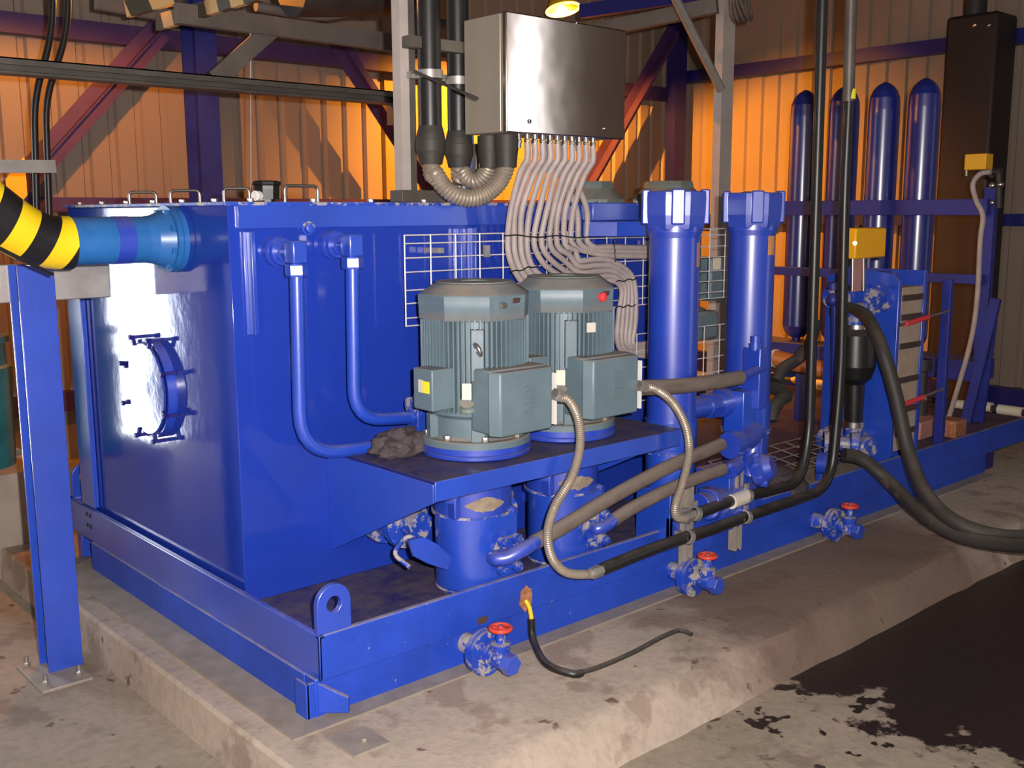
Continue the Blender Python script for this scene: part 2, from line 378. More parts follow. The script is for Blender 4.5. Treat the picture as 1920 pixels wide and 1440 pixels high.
# plinth: battered, worn edges
mb = MB()
def plinth():
    xs = [-.2+.12*i for i in range(53)]
    bm = mb.bm; rows = []
    rnd = random.Random(3)
    for i, x in enumerate(xs):
        j = rnd.uniform(-.018, .018); k = rnd.uniform(-.02, .012)
        rows.append([bm.verts.new(V(x, y, z)) for y, z in ((-.655+k*.4, -.16), (-.615+j, -.07), (-.575+j, -.012+k*.2), (-.53, 0), (2.75, 0), (2.8, -.03), (2.83, -.16))])
    for a, b in zip(rows, rows[1:]):
        for q in range(6): bm.faces.new((a[q], b[q], b[q+1], a[q+1]))
        bm.faces.new((a[6], b[6], b[0], a[0]))
    bm.faces.new(rows[0]); bm.faces.new(rows[-1][::-1])
plinth()
for v in mb.bm.verts:
    if v.co.x < -.19 and v.co.z > -.1: v.co.x += .03*(v.co.z+.16)*3
S('concrete_plinth', 'low stained concrete plinth under the blue skid', 'plinth', mb, 'plinth', bev=.012)

# ------------------------------------------------------------------ skid
sk = T('skid_frame', 'long blue steel skid base carrying the tank, pumps and filters', 'skid', (0, 0, 0))
mb = MB(); mb.prism([(.03, -.03, .275), (.03, -.03, .128), (.03, -.018, .128), (.03, -.018, .263), (.03, -.008, .263), (.03, -.008, .275)], (5.9, 0, 0))
P(sk, 'edge_beam', mb, 'blue_worn', bev=.004)
mb = MB(); mb.prism([(.03, -.03, .275), (.03, -.03, .128), (.042, -.03, .128), (.042, -.03, .263), (.052, -.03, .263), (.052, -.03, .275)], (0, 2.17, 0))
P(sk, 'end_beam', mb, 'blue', bev=.004)
P(sk, 'rear_beam', MB().box(.03, 5.93, 2.1, 2.14, .128, .275), 'blue', bev=.004)
P(sk, 'lower_beam', MB().box(.022, 4.62, -.012, .05, .002, .13), 'blue_worn', bev=.003)
P(sk, 'lower_beam', MB().box(.020, .05, .052, 1.85, .002, .13), 'blue_worn', bev=.003)
P(sk, 'lower_beam', MB().box(.05, 4.6, 2.05, 2.1, .002, .13), 'blue', bev=.003)
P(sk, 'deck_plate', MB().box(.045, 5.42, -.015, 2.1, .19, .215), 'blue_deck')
P(sk, 'base_angle', MB().prism([(-.10, -.085, .001), (4.6, -.085, .001), (4.6, -.01, .001), (.02, -.01, .001), (.02, 1.95, .001), (-.10, 1.95, .001)], (0, 0, .008)), 'plate')
mb = MB(); mb.box(-.006, .05, -.008, .004, .003, .122).box(-.008, .003, -.008, .06, .003, .122); P(sk, 'corner_bracket', mb, 'blue_worn', bev=.002)
mb = MB(); mb.prism([(.03, -.012, .118), (.10, -.075, .07), (.10, -.075, .02), (.03, -.012, .02)], (.012, .012, 0)); P(sk, 'corner_gusset', mb, 'blue_worn', bev=.002)
def lug(x0, y, w, h, z0, t=.022, along=(1, 0, 0)):
    mb = MB(); a = V(along); n = V(0, 0, 1).cross(a); r = w/2; pts = [V(x0, y, z0), V(x0, y, z0)+a*w]
    for i in range(13):
        q = math.pi*i/12; pts.append(V(x0, y, z0)+a*(r+r*math.cos(q))+V(0, 0, h-r+r*math.sin(q)))
    c = V(x0, y, z0)+a*r+V(0, 0, h-r*1.05); hr = r*.42; bm = mb.bm
    hole = [c+(a*math.cos(2*math.pi*i/24)+V(0, 0, 1)*math.sin(2*math.pi*i/24))*hr for i in range(24)]
    for k, off in ((0, V(0, 0, 0)), (1, n*t)):
        ov = [bm.verts.new(p+off) for p in pts]; hv = [bm.verts.new(p+off) for p in hole]
        eo = [bm.edges.new((ov[i], ov[(i+1) % len(ov)])) for i in range(len(ov))]; eh = [bm.edges.new((hv[i], hv[(i+1) % 24])) for i in range(24)]
        bmesh.ops.triangle_fill(bm, use_beauty=True, edges=eo+eh)
        if k == 0: o0, h0 = ov, hv
        else:
            for i in range(len(ov)): bm.faces.new((o0[i], o0[(i+1) % len(ov)], ov[(i+1) % len(ov)], ov[i]))
            for i in range(24): bm.faces.new((h0[i], h0[(i+1) % 24], hv[(i+1) % 24], hv[i]))
    return mb
P(sk, 'lifting_lug', lug(.032, -.022, .122, .165, .26), 'blue', bev=.003)
P(sk, 'lifting_lug', lug(.045, 2.11, .122, .165, .26), 'blue', bev=.003)
P(sk, 'nameplate', MB().box(.66, .70, -.034, -.029, .141, .165), 'nameplate', label='small dark plate on the front beam', bev=.001)
mb = MB()
rnd = random.Random(5); c = V((0.881, -0.031, 0.180)); pts = []
for i in range(18):
    a = 2*math.pi*i/18; pts.append((c.x+.028*math.cos(a)*rnd.uniform(.8, 1.2), -.030, c.z+.046*math.sin(a)*rnd.uniform(.85, 1.15)))
mb.prism(pts, (0, -.006, 0)); P(sk, 'earth_boss', mb, 'rust', label='bare rusty patch with chipped paint edge')
mb = MB()
for yy, zz in ((1.90, .245), (1.86, .245), (1.90, .195), (1.86, .195)): mb.box(.026, .0305, yy-.006, yy+.006, zz-.009, zz+.009)
P(sk, 'slot', mb, 'black')
for x0, y0 in ((4.7, .02), (5.5, .02)):
    P(sk, 'foot', MB().box(x0, x0+.1, y0, y0+.1, .002, .13), 'blue_dark')

# ------------------------------------------------------------------ tank
tk = T('oil_tank', 'big glossy blue rectangular oil tank on the skid', 'tank', (.07, .512, .215))
X0, X1, Y0, Y1, ZT = .068, 2.14, .512, 1.98, 1.575
P(tk, 'shell', MB().box(X0, X1, Y0, Y1, .216, ZT), 'blue_tank', bev=.004)
mb = MB(); mb.box(X0+.03, X1+.02, Y0-.012, Y0, 1.50, ZT+.006); P(tk, 'top_rim', mb, 'blue', bev=.002)
P(tk, 'lid', MB().box(X0-.012, X1+.02, Y0-.014, Y1+.02, ZT, ZT+.012), 'blue_dusty', bev=.002)
for px in (1., 2.): pass
def vangle(x0, z0, z1, name='stiffener'):
    mb = MB(); mb.box(x0, x0+.045, Y0-.008, Y0-.001, z0, z1).box(x0+.012, x0+.02, Y0-.04, Y0-.008, z0, z1); P(tk, name, mb, 'blue', bev=.002)
vangle(.115, 1.147, 1.49)
vangle(1.0, 1.12, 1.49); vangle(1.07, 1.12, 1.49)
for k, (px, nm) in enumerate(((700, 0),)): pass
mb = MB(); mb.lathe((0.360, 0.512, 1.498), (0, -1, 0), [(0, .024), (.012, .024), (.013, .018), (.03, .018), (.034, .012)], 20); P(tk, 'plug', mb, 'blue_dusty')
# bolts round the lid edge
for i in range(9):
    x = X0+.1+i*.24
    P(tk, 'bolt', MB().hexa((x, Y0+.03, ZT+.012), (x, Y0+.03, ZT+.024), .011), 'bolt')
for i in range(6):
    y = Y0+.15+i*.25
    P(tk, 'bolt', MB().hexa((X0+.03, y, ZT+.012), (X0+.03, y, ZT+.024), .011), 'bolt')
def handle(p, q, h):
    mb = MB(); p, q = V(p), V(q); mb.pipe([p, p+V(0, 0, h), q+V(0, 0, h), q], .006, .018, 10)
    P(tk, 'lid_handle', mb, 'steel')
for (p0, p1, yy, hh) in (((0.126, 1.450, 1.609)[0], (0.205, 1.380, 1.609)[0], (1.45, 1.38), .048), ((0.184, 1.200, 1.606)[0], (0.264, 1.120, 1.606)[0], (1.2, 1.12), .05), ((0.278, 0.950, 1.604)[0], (0.344, 0.880, 1.603)[0], (.95, .88), .055), ((0.365, 0.660, 1.608)[0], (0.499, 0.660, 1.609)[0], (.66, .66), .06)):
    handle((p0, yy[0], ZT+.01), (p1, yy[1], ZT+.01), hh)
br = T('breather_cap', 'black breather cap standing on the tank lid', 'cap', (.36, .78, ZT+.012))
mb = MB(); mb.lathe((.36, .78, ZT+.012), (0, 0, 1), [(0, .03), (.012, .03), (.012, .045), (.05, .048), (.06, .048), (.064, .054), (.074, .052), (.078, .04)], 8); P(br, 'cap', mb, 'plastic')
mb = MB(); mb.cyl((.30, .755, ZT+.036), (.335, .77, ZT+.036), .018); mb.cyl((.292, .752, ZT+.036), (.30, .755, ZT+.036), .012); P(br, 'gauge', mb, 'white')
# manhole on the end face
mh = V(X0, 1.165, .895); R0 = .19
mb = MB(); mb.ring((X0-.034, mh.y, mh.z), (1, 0, 0), R0-.012, R0, .035, 48); ring = P(tk, 'manhole_neck', mb, 'blue_gloss')
mb = MB(); mb.lathe((X0-.036, mh.y, mh.z), (-1, 0, 0), [(0, .175), (.004, .178), (.009, .172), (.011, .02)], 48); P(tk, 'manhole_cover', mb, 'blue_tank')
for i in range(8):
    a = math.pi*(i+.5)/4; e = V(0, math.cos(a), math.sin(a)); c = mh+e*R0
    mb = MB(); mb.bar(c+e*.016+V(-.04, 0, 0), c+e*.016+V(-.002, 0, 0), .012, .012); mb.bar(c+e*.022+V(-.046, 0, 0), c-e*.016+V(-.046, 0, 0), .014, .010)
    mb.hexa(c+e*.016+V(-.062, 0, 0), c+e*.016+V(-.05, 0, 0), .010)
    P(tk, 'clamp_dog', mb, 'blue_dark')
# end post between lid and skid at the tank's far corner
S('tank_end_post', 'slim upright blue channel at the far end of the tank', 'post', MB().box(.052, .0665, 1.84, 1.97, .28, 1.26).box(.040, .052, 1.83, 1.98, .28, 1.26), 'blue', bev=.002)

# ------------------------------------------------------------------ suction pipe, elbow, column
sp = T('suction_pipe', 'light blue pipe bolted to the end of the tank', 'pipe', (-.4, .92, 1.38))
fc = V(X0, .917, 1.46)
P(sp, 'flange', MB().lathe(fc, (-1, 0, 0), [(0, .117), (.018, .117), (.020, .112), (.022, .117), (.040, .117)], 40), 'pipe_blue')
P(sp, 'pipe', MB().lathe(fc-V(.03, 0, 0), (-1, 0, 0), [(0, .108), (.06, .084), (.09, .08), (.36, .08)], 32), 'pipe_blue')
P(sp, 'band', MB().lathe(fc-V(.17, 0, 0), (-1, 0, 0), [(0, .0815), (.06, .0815)], 32), 'blue_gloss', label='dark blue paint band')
for i in range(8):
    a = math.pi*(i+.5)/4; c = fc+V(-.04, .098*math.cos(a), .098*math.sin(a))
    P(sp, 'flange_bolt', MB().hexa(c, c-V(.016, 0, 0), .013), 'pipe_blue')
P(sp, 'pipe_end', MB().cyl((-.62, .95, 1.44), (-1.7, .95, 1.44), .075), 'blue')
hz = hazard('yellow_black_bands', (.85, .58, .01), (.012, .011, .012), 'X', .165, off=.50, slant=-.55)
ey = T('striped_elbow_pipe', 'thick yellow and black banded pipe elbow rising at the left', 'pipe', (-.5, .9, 1.38))
epts = [(-.30, .917, 1.455), (-.35, .915, 1.457), (-.42, .90, 1.475), (-.50, .87, 1.52), (-.58, .84, 1.58), (-.72, .79, 1.68), (-1.0, .71, 1.85)]
ein = spline(epts, .02); P(ey, 'elbow', MB().sweep(ein, .088, 32), hz)
P(ey, 'drain_cable', MB().hose([(-.40, .80, 1.36), (-.50, .76, 1.41), (-.7, .70, 1.52), (-1.0, .62, 1.7)], .006), 'rubber')
cl = T('support_column', 'blue painted steel column in front at left with bolted foot', 'column', (-.305, 1.265, -.14))
cx, cy = -.305, 1.265
mb = MB(); mb.box(cx-.062, cx-.052, cy-.045, cy+.045, -.14, 1.37).box(cx-.052, cx+.06, cy-.045, cy-.036, -.14, 1.37).box(cx-.052, cx+.06, cy+.036, cy+.045, -.14, 1.37)
mb = MB(); mb.box(cx-.08, cx+.045, cy-.055, cy-.046, -.14, 1.37).box(cx-.022, cx-.013, cy-.046, cy+.046, -.14, 1.37).box(cx-.08, cx+.045, cy+.046, cy+.055, -.14, 1.37)
P(cl, 'column_shaft', mb, 'blue', bev=.002)
mb = MB(); mb.box(-.20, .0, -.15, .12, 0, .012)
for v in mb.bm.verts: v.co = V(cx+.03+v.co.x*.9, cy-.03+v.co.y*1.1, -.149+v.co.z)
P(cl, 'foot_plate', mb, 'plate', bev=.002)
for dx, dy in ((-.12, -.14), (.0, -.14), (-.12, .07), (.0, .07)):
    P(cl, 'anchor_bolt', MB().hexa((cx+dx, cy+dy, -.138), (cx+dx, cy+dy, -.122), .014).cyl((cx+dx, cy+dy, -.13), (cx+dx, cy+dy, -.10), .007), 'bolt')
P(cl, 'saddle_plate', MB().box(-.50, -.02, cy+.056, cy+.065, 1.235, 1.372), 'galv', label='pale steel saddle plate under the pipe', bev=.004)
# ------------------------------------------------------------------ teal machine far left
tm = T('teal_machine', 'teal motor unit on a concrete base at the left edge', 'machine', (-0.125, 2.600, 0.292))
b0 = V((-0.216, 2.600, 0.334)); b1 = V((-0.017, 2.600, 0.300)); z = [0.348, 0.828, 0.976, 1.171, 1.789]
cxm = b0.x+.02; rm = b1.x-b0.x
P(tm, 'housing', MB().lathe((cxm, 2.75, -.0), (0, 0, 1), [(z[0], rm*.95), (z[1], rm*1.02), (z[1]+.01, rm*.92), (z[2]-.03, rm*.9), (z[2]-.03, rm), (z[2], rm)], 28), 'teal')
P(tm, 'shaft_cover', MB().lathe((cxm, 2.75, 0), (0, 0, 1), [(z[2], rm*.8), (z[3], rm*.8), (z[3], rm*.95), (z[4]-.1, rm*.95), (z[4], rm*.8)], 28), 'teal')
P(tm, 'concrete_base', MB().box(b0.x-.3, b1.x+.10, 2.45, 3.1, -.149, z[0]), 'block', label='grey concrete base block')
P(tm, 'handle_rail', MB().bar((-0.056, 2.600, 1.767), (0.237, 2.600, 1.774), .03, .06), 'galv')
for k, (px, py) in enumerate(((66, 0), (88, 0))):
    pass
S('ceiling_conduit', 'left one of two thin black conduits dropping behind the striped elbow', 'conduit', MB().pipe([(0.431, 3.000, 2.722), (0.407, 3.000, 2.461), (0.293, 3.000, 2.112), (0.260, 3.000, 1.445), (0.221, 3.000, 0.558)], .017, .12), 'black')
S('ceiling_conduit', 'right one of two thin black conduits dropping behind the striped elbow', 'conduit', MB().pipe([(0.506, 3.000, 2.732), (0.482, 3.000, 2.469), (0.348, 3.000, 2.115), (0.323, 3.000, 1.444), (0.286, 3.000, 0.550)], .017, .12), 'black')
# ------------------------------------------------------------------ return pipes on the tank front
def drop(label, xa, ztop, zend, xend, yend, zlow):
    yy = .375; t = T('return_pipe', label, 'pipe', (xa, yy, zend), 'return pipes on the tank front')
    P(t, 'pipe', MB().pipe([(xa, yy, ztop), (xa-.010, yy, zlow), (xend, yend, zend)], .0235, .17, 18), 'blue')
    P(t, 'hex_nut', MB().hexa((xa, yy, ztop-.012), (xa, yy, ztop+.03), .038), 'blue')
    P(t, 'elbow_body', MB().box(xa-.028, xa+.028, yy-.030, yy+.03, ztop+.03, ztop+.105), 'blue', bev=.006)
    P(t, 'threaded_neck', MB().lathe((xa, yy+.02, ztop+.067), (0, 1, 0), [(0, .031), (.03, .031), (.031, .026), (.04, .026), (.041, .034), (.06, .034)], 20), 'blue_gloss')
    P(t, 'tank_flange', MB().lathe((xa, yy+.08, ztop+.067), (0, 1, 0), [(0, .044), (.012, .048), (.018, .040), (.03, .040), (.031, .050), (.056, .052)], 24), 'blue_gloss')
    return t
drop('left of two blue return pipes curving down the tank front', (0.235, 0.375, 1.355)[0], 1.355, .725, (0.544, 0.370, 0.742)[0], .37, .74)
drop('right of two blue return pipes curving down the tank front', (0.453, 0.375, 1.375)[0], 1.372, .81, (0.692, 0.370, 0.823)[0], .37, .83)
t = T('junction_block', 'small dusty blue fitting where the return pipe meets the pump bench', 'fitting', (.70, .33, .71))
P(t, 'body', MB().box(.685, .745, .33, .40, .711, .86).cyl((.67, .365, .86), (.76, .365, .86), .028).cyl((.67, .365, .735), (.76, .365, .735), .03), 'blue_dusty', bev=.004)
P(t, 'nut', MB().hexa((.715, .365, .86), (.715, .365, .895), .02), 'blue_dusty')
# ------------------------------------------------------------------ pump bench
bn = T('pump_bench', 'blue steel bench carrying the two electric motors', 'bench', (1.0, .2, .21))
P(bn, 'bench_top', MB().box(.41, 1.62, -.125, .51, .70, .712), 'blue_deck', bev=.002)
P(bn, 'front_lip', MB().box(.41, 1.62, -.127, -.115, .645, .711), 'blue', bev=.003)
mb = MB(); mb.prism([(.41, .511, .70), (.41, -.115, .70), (.41, -.115, .64), (.41, .511, .33)], (.012, 0, 0)); P(bn, 'side_gusset', mb, 'blue', bev=.002)
mb = MB(); mb.prism([(1.36, .511, .70), (1.36, -.115, .70), (1.36, -.115, .64), (1.36, .511, .33)], (.012, 0, 0)); P(bn, 'side_gusset', mb, 'blue', bev=.002)
MOT = [(.79, .13), (1.23, .13)]
# ------------------------------------------------------------------ motors
def make_motor(c, label):
    t = T('electric_motor', label, 'motor', (c[0], c[1], .711), 'electric motors on the bench')
    x, y = c; a = (0, 0, 1)
    P(t, 'pedestal', MB().lathe((x, y, .711), a, [(.001, .188), (.008, .197), (.018, .197), (.020, .192), (.024, .197), (.044, .197)], 48), 'blue_gloss', label='blue mounting ring')
    P(t, 'flange', MB().lathe((x, y, .711), a, [(.044, .195), (.064, .195), (.068, .19)], 48), 'motor')
    for i in range(8):
        q = math.pi*(i+.35)/4; P(t, 'flange_bolt', MB().hexa((x+.172*math.cos(q), y+.172*math.sin(q), .779), (x+.172*math.cos(q), y+.172*math.sin(q), .797), .014), 'bolt')
    P(t, 'end_shield', MB().lathe((x, y, .711), a, [(.066, .165), (.075, .150), (.14, .150), (.155, .17), (.17, .172)], 32), 'motor')
    for i in range(5):
        q = 2*math.pi*(i+.15)/5-2.4; e = V(math.cos(q), math.sin(q), 0); P(t, 'end_rib', MB().bar(V(x, y, .778)+e*.158, V(x, y, .86)+e*.158, .045, .035, e), 'motor', bev=.002)
    P(t, 'stator_frame', MB().lathe((x, y, .711), a, [(.165, .165), (.49, .165)], 40), 'motor')
    mb = MB()
    for i in range(64):
        q = 2*math.pi*i/64; e = V(math.cos(q), math.sin(q), 0)
        mb.bar(V(x, y, .878)+e*.176, V(x, y, 1.195)+e*.176, .005, .026, e)
    P(t, 'cooling_fins', mb, 'motor', smooth=False)
    seg = 8
    P(t, 'fan_cowl', MB().lathe((x, y, .711), a, [(.478, .196), (.56, .200), (.565, .197), (.592, .155), (.597, .150), (.600, .14)], 8, rot=math.radians(20)), 'motor', bev=.003)
    P(t, 'cowl_grille', MB().ring((x, y, 1.312), a, .05, .135, .004, 32), 'motor_old')
    # terminal box facing the aisle (-Y)
    tx0, tx1, tz0, tz1 = x-.122, x+.128, .815, 1.045
    tb = P(t, 'terminal_box', MB().box(tx0-.005, tx1+.005, -.10, .0, tz0+.005, tz1-.01), 'motor', bev=.008)
    mb = MB(); bm = mb.bm
    mb.prism([(tx0-.012, -.095, tz0), (tx0+.012, -.135, tz0), (tx1-.005, -.135, tz0), (tx1+.012, -.095, tz0)], (0, 0, tz1-tz0-.015))
    cv = P(t, 'terminal_cover', mb, 'motor', bev=.006)
    # raised letters on the cover, reading upwards
    def stroke(mb, u0, v0, u1, v1, w=.005):            # u along letter width, v along letter height; text runs up the cover
        ox, oz = (tx0+tx1)/2+.035, (tz0+tz1)/2-.055
        mb.bar((ox-v0, -.1365, oz+u0), (ox-v1, -.1365, oz+u1), w, .006, (0, 1, 0))
    mb = MB()
    for st in ((0, 0, .014, .045), (.014, .045, .028, 0), (.006, .016, .022, .016)): stroke(mb, *st)
    for b in (.040, .080):
        for st in ((b, 0, b, .045), (b, .045, b+.018, .043), (b, .023, b+.018, .023), (b, 0, b+.018, .002), (b+.018, .043, b+.022, .034), (b+.022, .034, b+.018, .023), (b+.018, .023, b+.024, .012), (b+.024, .012, b+.018, .002)): stroke(mb, *st)
    o = P(t, 'raised_lettering', mb, 'motor', smooth=False); o.parent = cv
    P(t, 'gland_plate', MB().box(tx1+.014, tx1+.020, -.132, -.01, tz0+.01, tz1-.04), 'white', label='pale gland plate on the side of the terminal box')
    # small heater box on the left
    P(t, 'heater_box', MB().box(x-.255, x-.15, y-.085, y+.02, .895, 1.035), 'motor', bev=.005)
    P(t, 'rating_label', MB().box(x-.2575, x-.2545, y-.07, y-.035, .955, .995), 'labely', label='yellow sticker')
    P(t, 'rating_label', MB().box(x-.2575, x-.2545, y-.035, y-.012, .955, .998), 'label_w', label='white sticker')
    e = V(-.60, -.80, 0); c0 = V(x, y, 1.13)+e*.185
    P(t, 'eyebolt_boss', MB().bar(V(x, y, .99)+e*.178, V(x, y, 1.165)+e*.178, .045, .03, e), 'motor', bev=.004)
    e = V(-.74, -.67, 0)
    P(t, 'paper_tag', MB().bar(V(x, y, .93)+e*.197, V(x, y, .985)+e*.197, .032, .004, e), 'cream', label='tan tag on the motor frame')
    P(t, 'grease_boss', MB().cyl(V(x, y, .895)+e*.172, V(x, y, .920)+e*.19, .026).cyl(V(x, y, .885)+e*.175, V(x, y, .900)+e*.175, .03), 'motor_old')
    return t
mt = make_motor(MOT[0], 'grey green electric motor standing nearest, with yellow sticker on its side box')
x, y = MOT[0]; e = V(-.60, -.80, 0)
P(mt, 'lifting_eye', MB().torus(V(x, y, 1.10)+e*.205, (.75, -.3, .35), .02, .007, 24), 'steel', label='bright steel lifting eye')
P(mt, 'cowl_screw', MB().cyl(V(x, y, 1.245)+V(-.2, -.98, 0)*.19, V(x, y, 1.245)+V(-.2, -.98, 0)*.215, .010), 'steel')
P(mt, 'nameplate', MB().bar(V(x, y, 1.248)+V(.21, -.978, 0)*.188, V(x, y, 1.265)+V(.21, -.978, 0)*.190, .055, .006, (.21, -.978, 0)), 'nameplate')
m2 = dup(mt, (MOT[1][0], MOT[1][1], .711), 'grey green electric motor standing second, just left of the filter columns')
for ch in list(m2.children):
    if ch.name.startswith(('lifting_eye', 'cowl_screw', 'rating_label')): bpy.data.objects.remove(ch)
BASE[m2.name] = V(MOT[1][0], MOT[1][1], .711)
x, y = MOT[1]
P(m2, 'cowl_cap', MB().lathe(V(x, y, 1.245)+V(.02, -1, 0)*.185, (.02, -1, 0), [(0, .016), (.015, .018), (.02, .01)], 8), 'redpl', label='small red plug on the cowl')
P(m2, 'frame_plate', MB().bar(V(x, y, 1.12)+V(-.25, -.97, 0)*.193, V(x, y, 1.155)+V(-.25, -.97, 0)*.193, .036, .006, (-.25, -.97, 0)), 'label_w', label='small square plate on the frame')
# ------------------------------------------------------------------ pumps
def make_pump(x, y, label):
    t = T('hydraulic_pump', label, 'pump', (x, y, .216), 'hydraulic pumps under the bench')
    P(t, 'bell_housing', MB().lathe((x, y, .216), (0, 0, 1), [(.28, .125), (.29, .142), (.484, .142)], 40), 'blue_gloss')
    mb = MB(); n = 14; pts = [(x+.10, y-.135, .236), (x+.10, y+.10, .236)]
    for i in range(n+1):
        a = math.pi/2+math.pi*i/n; pts.append((x-.02+.125*math.cos(a), y-.01+.125*math.sin(a), .236))
    mb.prism(pts, (0, 0, .27)); P(t, 'pump_body', mb, 'blue', bev=.006)
    P(t, 'base_ring', MB().lathe((x-.01, y, .216), (0, 0, 1), [(0, .12), (.012, .13), (.02, .125)], 32), 'blue_dusty')
    mb = MB(); rnd = random.Random(int(x*100)); rows = []
    for i in range(13):
        a = math.radians(-140+i*5.2); q = math.sin(math.pi*(i+.3)/12.6); p = V(x+.1432*math.cos(a), y+.1432*math.sin(a), 0)
        rows.append([mb.bm.verts.new(p+V(0, 0, .548+s*.028*q*rnd.uniform(.75, 1.1))) for s in (-1, 1)])
    for p, q in zip(rows, rows[1:]): mb.bm.faces.new((p[0], q[0], q[1], p[1]))
    P(t, 'dust_cake', mb, 'rock_dust')
    P(t, 'casting_boss', MB().lathe((x+.085, y-.115, .50), (.3, -.95, 0), [(0, .018), (.02, .014)], 12), 'blue_gloss')
    P(t, 'casting_boss', MB().bar((x-.128, y-.06, .50), (x-.128, y-.06, .60), .04, .03), 'blue_gloss', bev=.006)
    P(t, 'dust_ledge', MB().ring((x, y, .497), (0, 0, 1), .12, .147, .009, 40), 'blue_dusty')
    P(t, 'side_cover', MB().lathe((x-.135, y-.05, .585), (-.8, -.6, 0), [(0, .035), (.02, .03), (.024, .012)], 6), 'blue_gloss')
    # delivery flange on the front
    f = V(x+.035, y-.136, .36); P(t, 'port_flange', MB().lathe(f, (0, -1, 0), [(0, .068), (.022, .068)], 6), 'blue_dusty', bev=.002)
    for dx, dz in ((-.034, .05), (.034, .05), (-.034, -.05), (.034, -.05)):
        P(t, 'clamp_bolt', MB().cyl(f+V(dx, -.018, dz), f+V(dx, -.038, dz), .020, seg=16).hexa(f+V(dx, -.038, dz), f+V(dx, -.052, dz), .012), 'blue_dusty')
    return t
make_pump(.775, .135, 'blue hydraulic pump under the nearest motor')
make_pump(1.225, .135, 'blue hydraulic pump under the second motor')
# suction valve and bracket left of pump
sv = T('suction_valve', 'dusty blue flanged suction valve between tank and first pump', 'valve', (.60, .33, .216))
P(sv, 'valve_body', MB().lathe((.60, .50, .44), (.1, -1, 0), [(0, .085), (.05, .085), (.05, .10), (.08, .10), (.08, .075), (.16, .07), (.16, .095), (.19, .095), (.20, .05), (.26, .05)], 28), 'blue_dusty')
P(sv, 'lever', MB().pipe([(.56, .12, .40), (.48, .12, .47), (.44, .16, .40), (.47, .10, .36)], .008, .03), 'blue_dusty')
P(sv, 'bracket_plate', MB().prism([(.44, .06, .47), (.50, .06, .47), (.56, .06, .43), (.62, .06, .37), (.60, .06, .33), (.52, .06, .37), (.46, .06, .41)], (0, .012, 0)), 'blue')
sv2 = T('suction_valve', 'dusty blue flanged suction valve between the two pumps', 'valve', (1.02, .33, .216))
P(sv2, 'valve_body', MB().lathe((1.0, .50, .44), (.05, -1, 0), [(0, .085), (.06, .085), (.06, .10), (.09, .10), (.09, .06), (.20, .055), (.20, .09), (.23, .09), (.24, .04), (.30, .04)], 28), 'blue_dusty')
P(sv2, 'bolt', MB().hexa((1.0, .22, .50), (1.0, .18, .50), .02), 'bolt')
# rag bundle
mb = MB(); rnd = random.Random(11)
bmesh.ops.create_icosphere(mb.bm, subdivisions=4, radius=1)
from mathutils import noise as mn
for v in mb.bm.verts:
    n = mn.noise(v.co*2.2)*.35+mn.noise(v.co*6)*.10; k = 1+n
    v.co = V(v.co.x*.105*k+.555, v.co.y*.075*k+.26, max(v.co.z*.055*k, -.035)+.748)
S('rag_bundle', 'crumpled dark grey rag bundle lying on the bench corner', 'rag', mb, 'rock')
# ------------------------------------------------------------------ drain valves with red handwheels
def make_valve(x, label, blank=.0):
    t = T('drain_valve', label, 'valve', (x, -.03, .0), 'drain valves along the skid')
    z = .082
    P(t, 'stub_pipe', MB().lathe((x, -.0, z), (0, -1, 0), [(0, .036), (.04, .036), (.065, .028), (.10, .028)], 20), 'blue_dusty')
    P(t, 'flange', MB().lathe((x, -.10, z), (0, -1, 0), [(0, .078), (.016, .078), (.017, .073), (.020, .073), (.021, .078), (.037, .078), (.041, .036), (.055, .036)], 32), 'blue_dusty')
    for i in range(4):
        a = math.pi*(i+.5)/2; c = V(x+.058*math.cos(a), -.137, z+.058*math.sin(a)); P(t, 'flange_bolt', MB().hexa(c, c+V(0, -.016, 0), .013), 'blue_dusty')
    mb = MB(); mb.lathe((x, -.15, z), (0, -1, 0), [(0, .026), (.03, .028), (.04, .034), (.07, .034), (.075, .026)], 16)
    P(t, 'valve_body', mb, 'blue_dusty')
    P(t, 'end_cap', MB().hexa((x, -.22, z-.004), (x, -.26, z-.004), .036), 'blue')
    P(t, 'bonnet', MB().lathe((x, -.195, z+.0), (0, 0, 1), [(0, .026), (.022, .028), (.038, .034), (.055, .034), (.06, .017), (.095, .015)], 12), 'blue_dusty')
    P(t, 'stem', MB().cyl((x, -.195, z+.09), (x, -.195, z+.12), .006), 'bolt')
    mb = MB(); c = V(x, -.195, z+.108); mb.torus(c, (0, 0, 1), .034, .0075, 32); mb.cyl(c-V(0, 0, .004), c+V(0, 0, .006), .011)
    for i in range(4):
        a = math.pi*i/2+.4; mb.bar(c, c+V(.032*math.cos(a), .032*math.sin(a), 0), .009, .007)
    P(t, 'handwheel', mb, 'red', label='round red handwheel')
    return t
v1 = make_valve(.62, 'drain valve with red handwheel nearest the skid corner')
v2 = dup(v1, (1.72, -.03, 0), 'drain valve with red handwheel below the strut clamps')
v3 = dup(v1, (2.785, -.03, 0), 'farthest drain valve with red handwheel, by the black hoses')
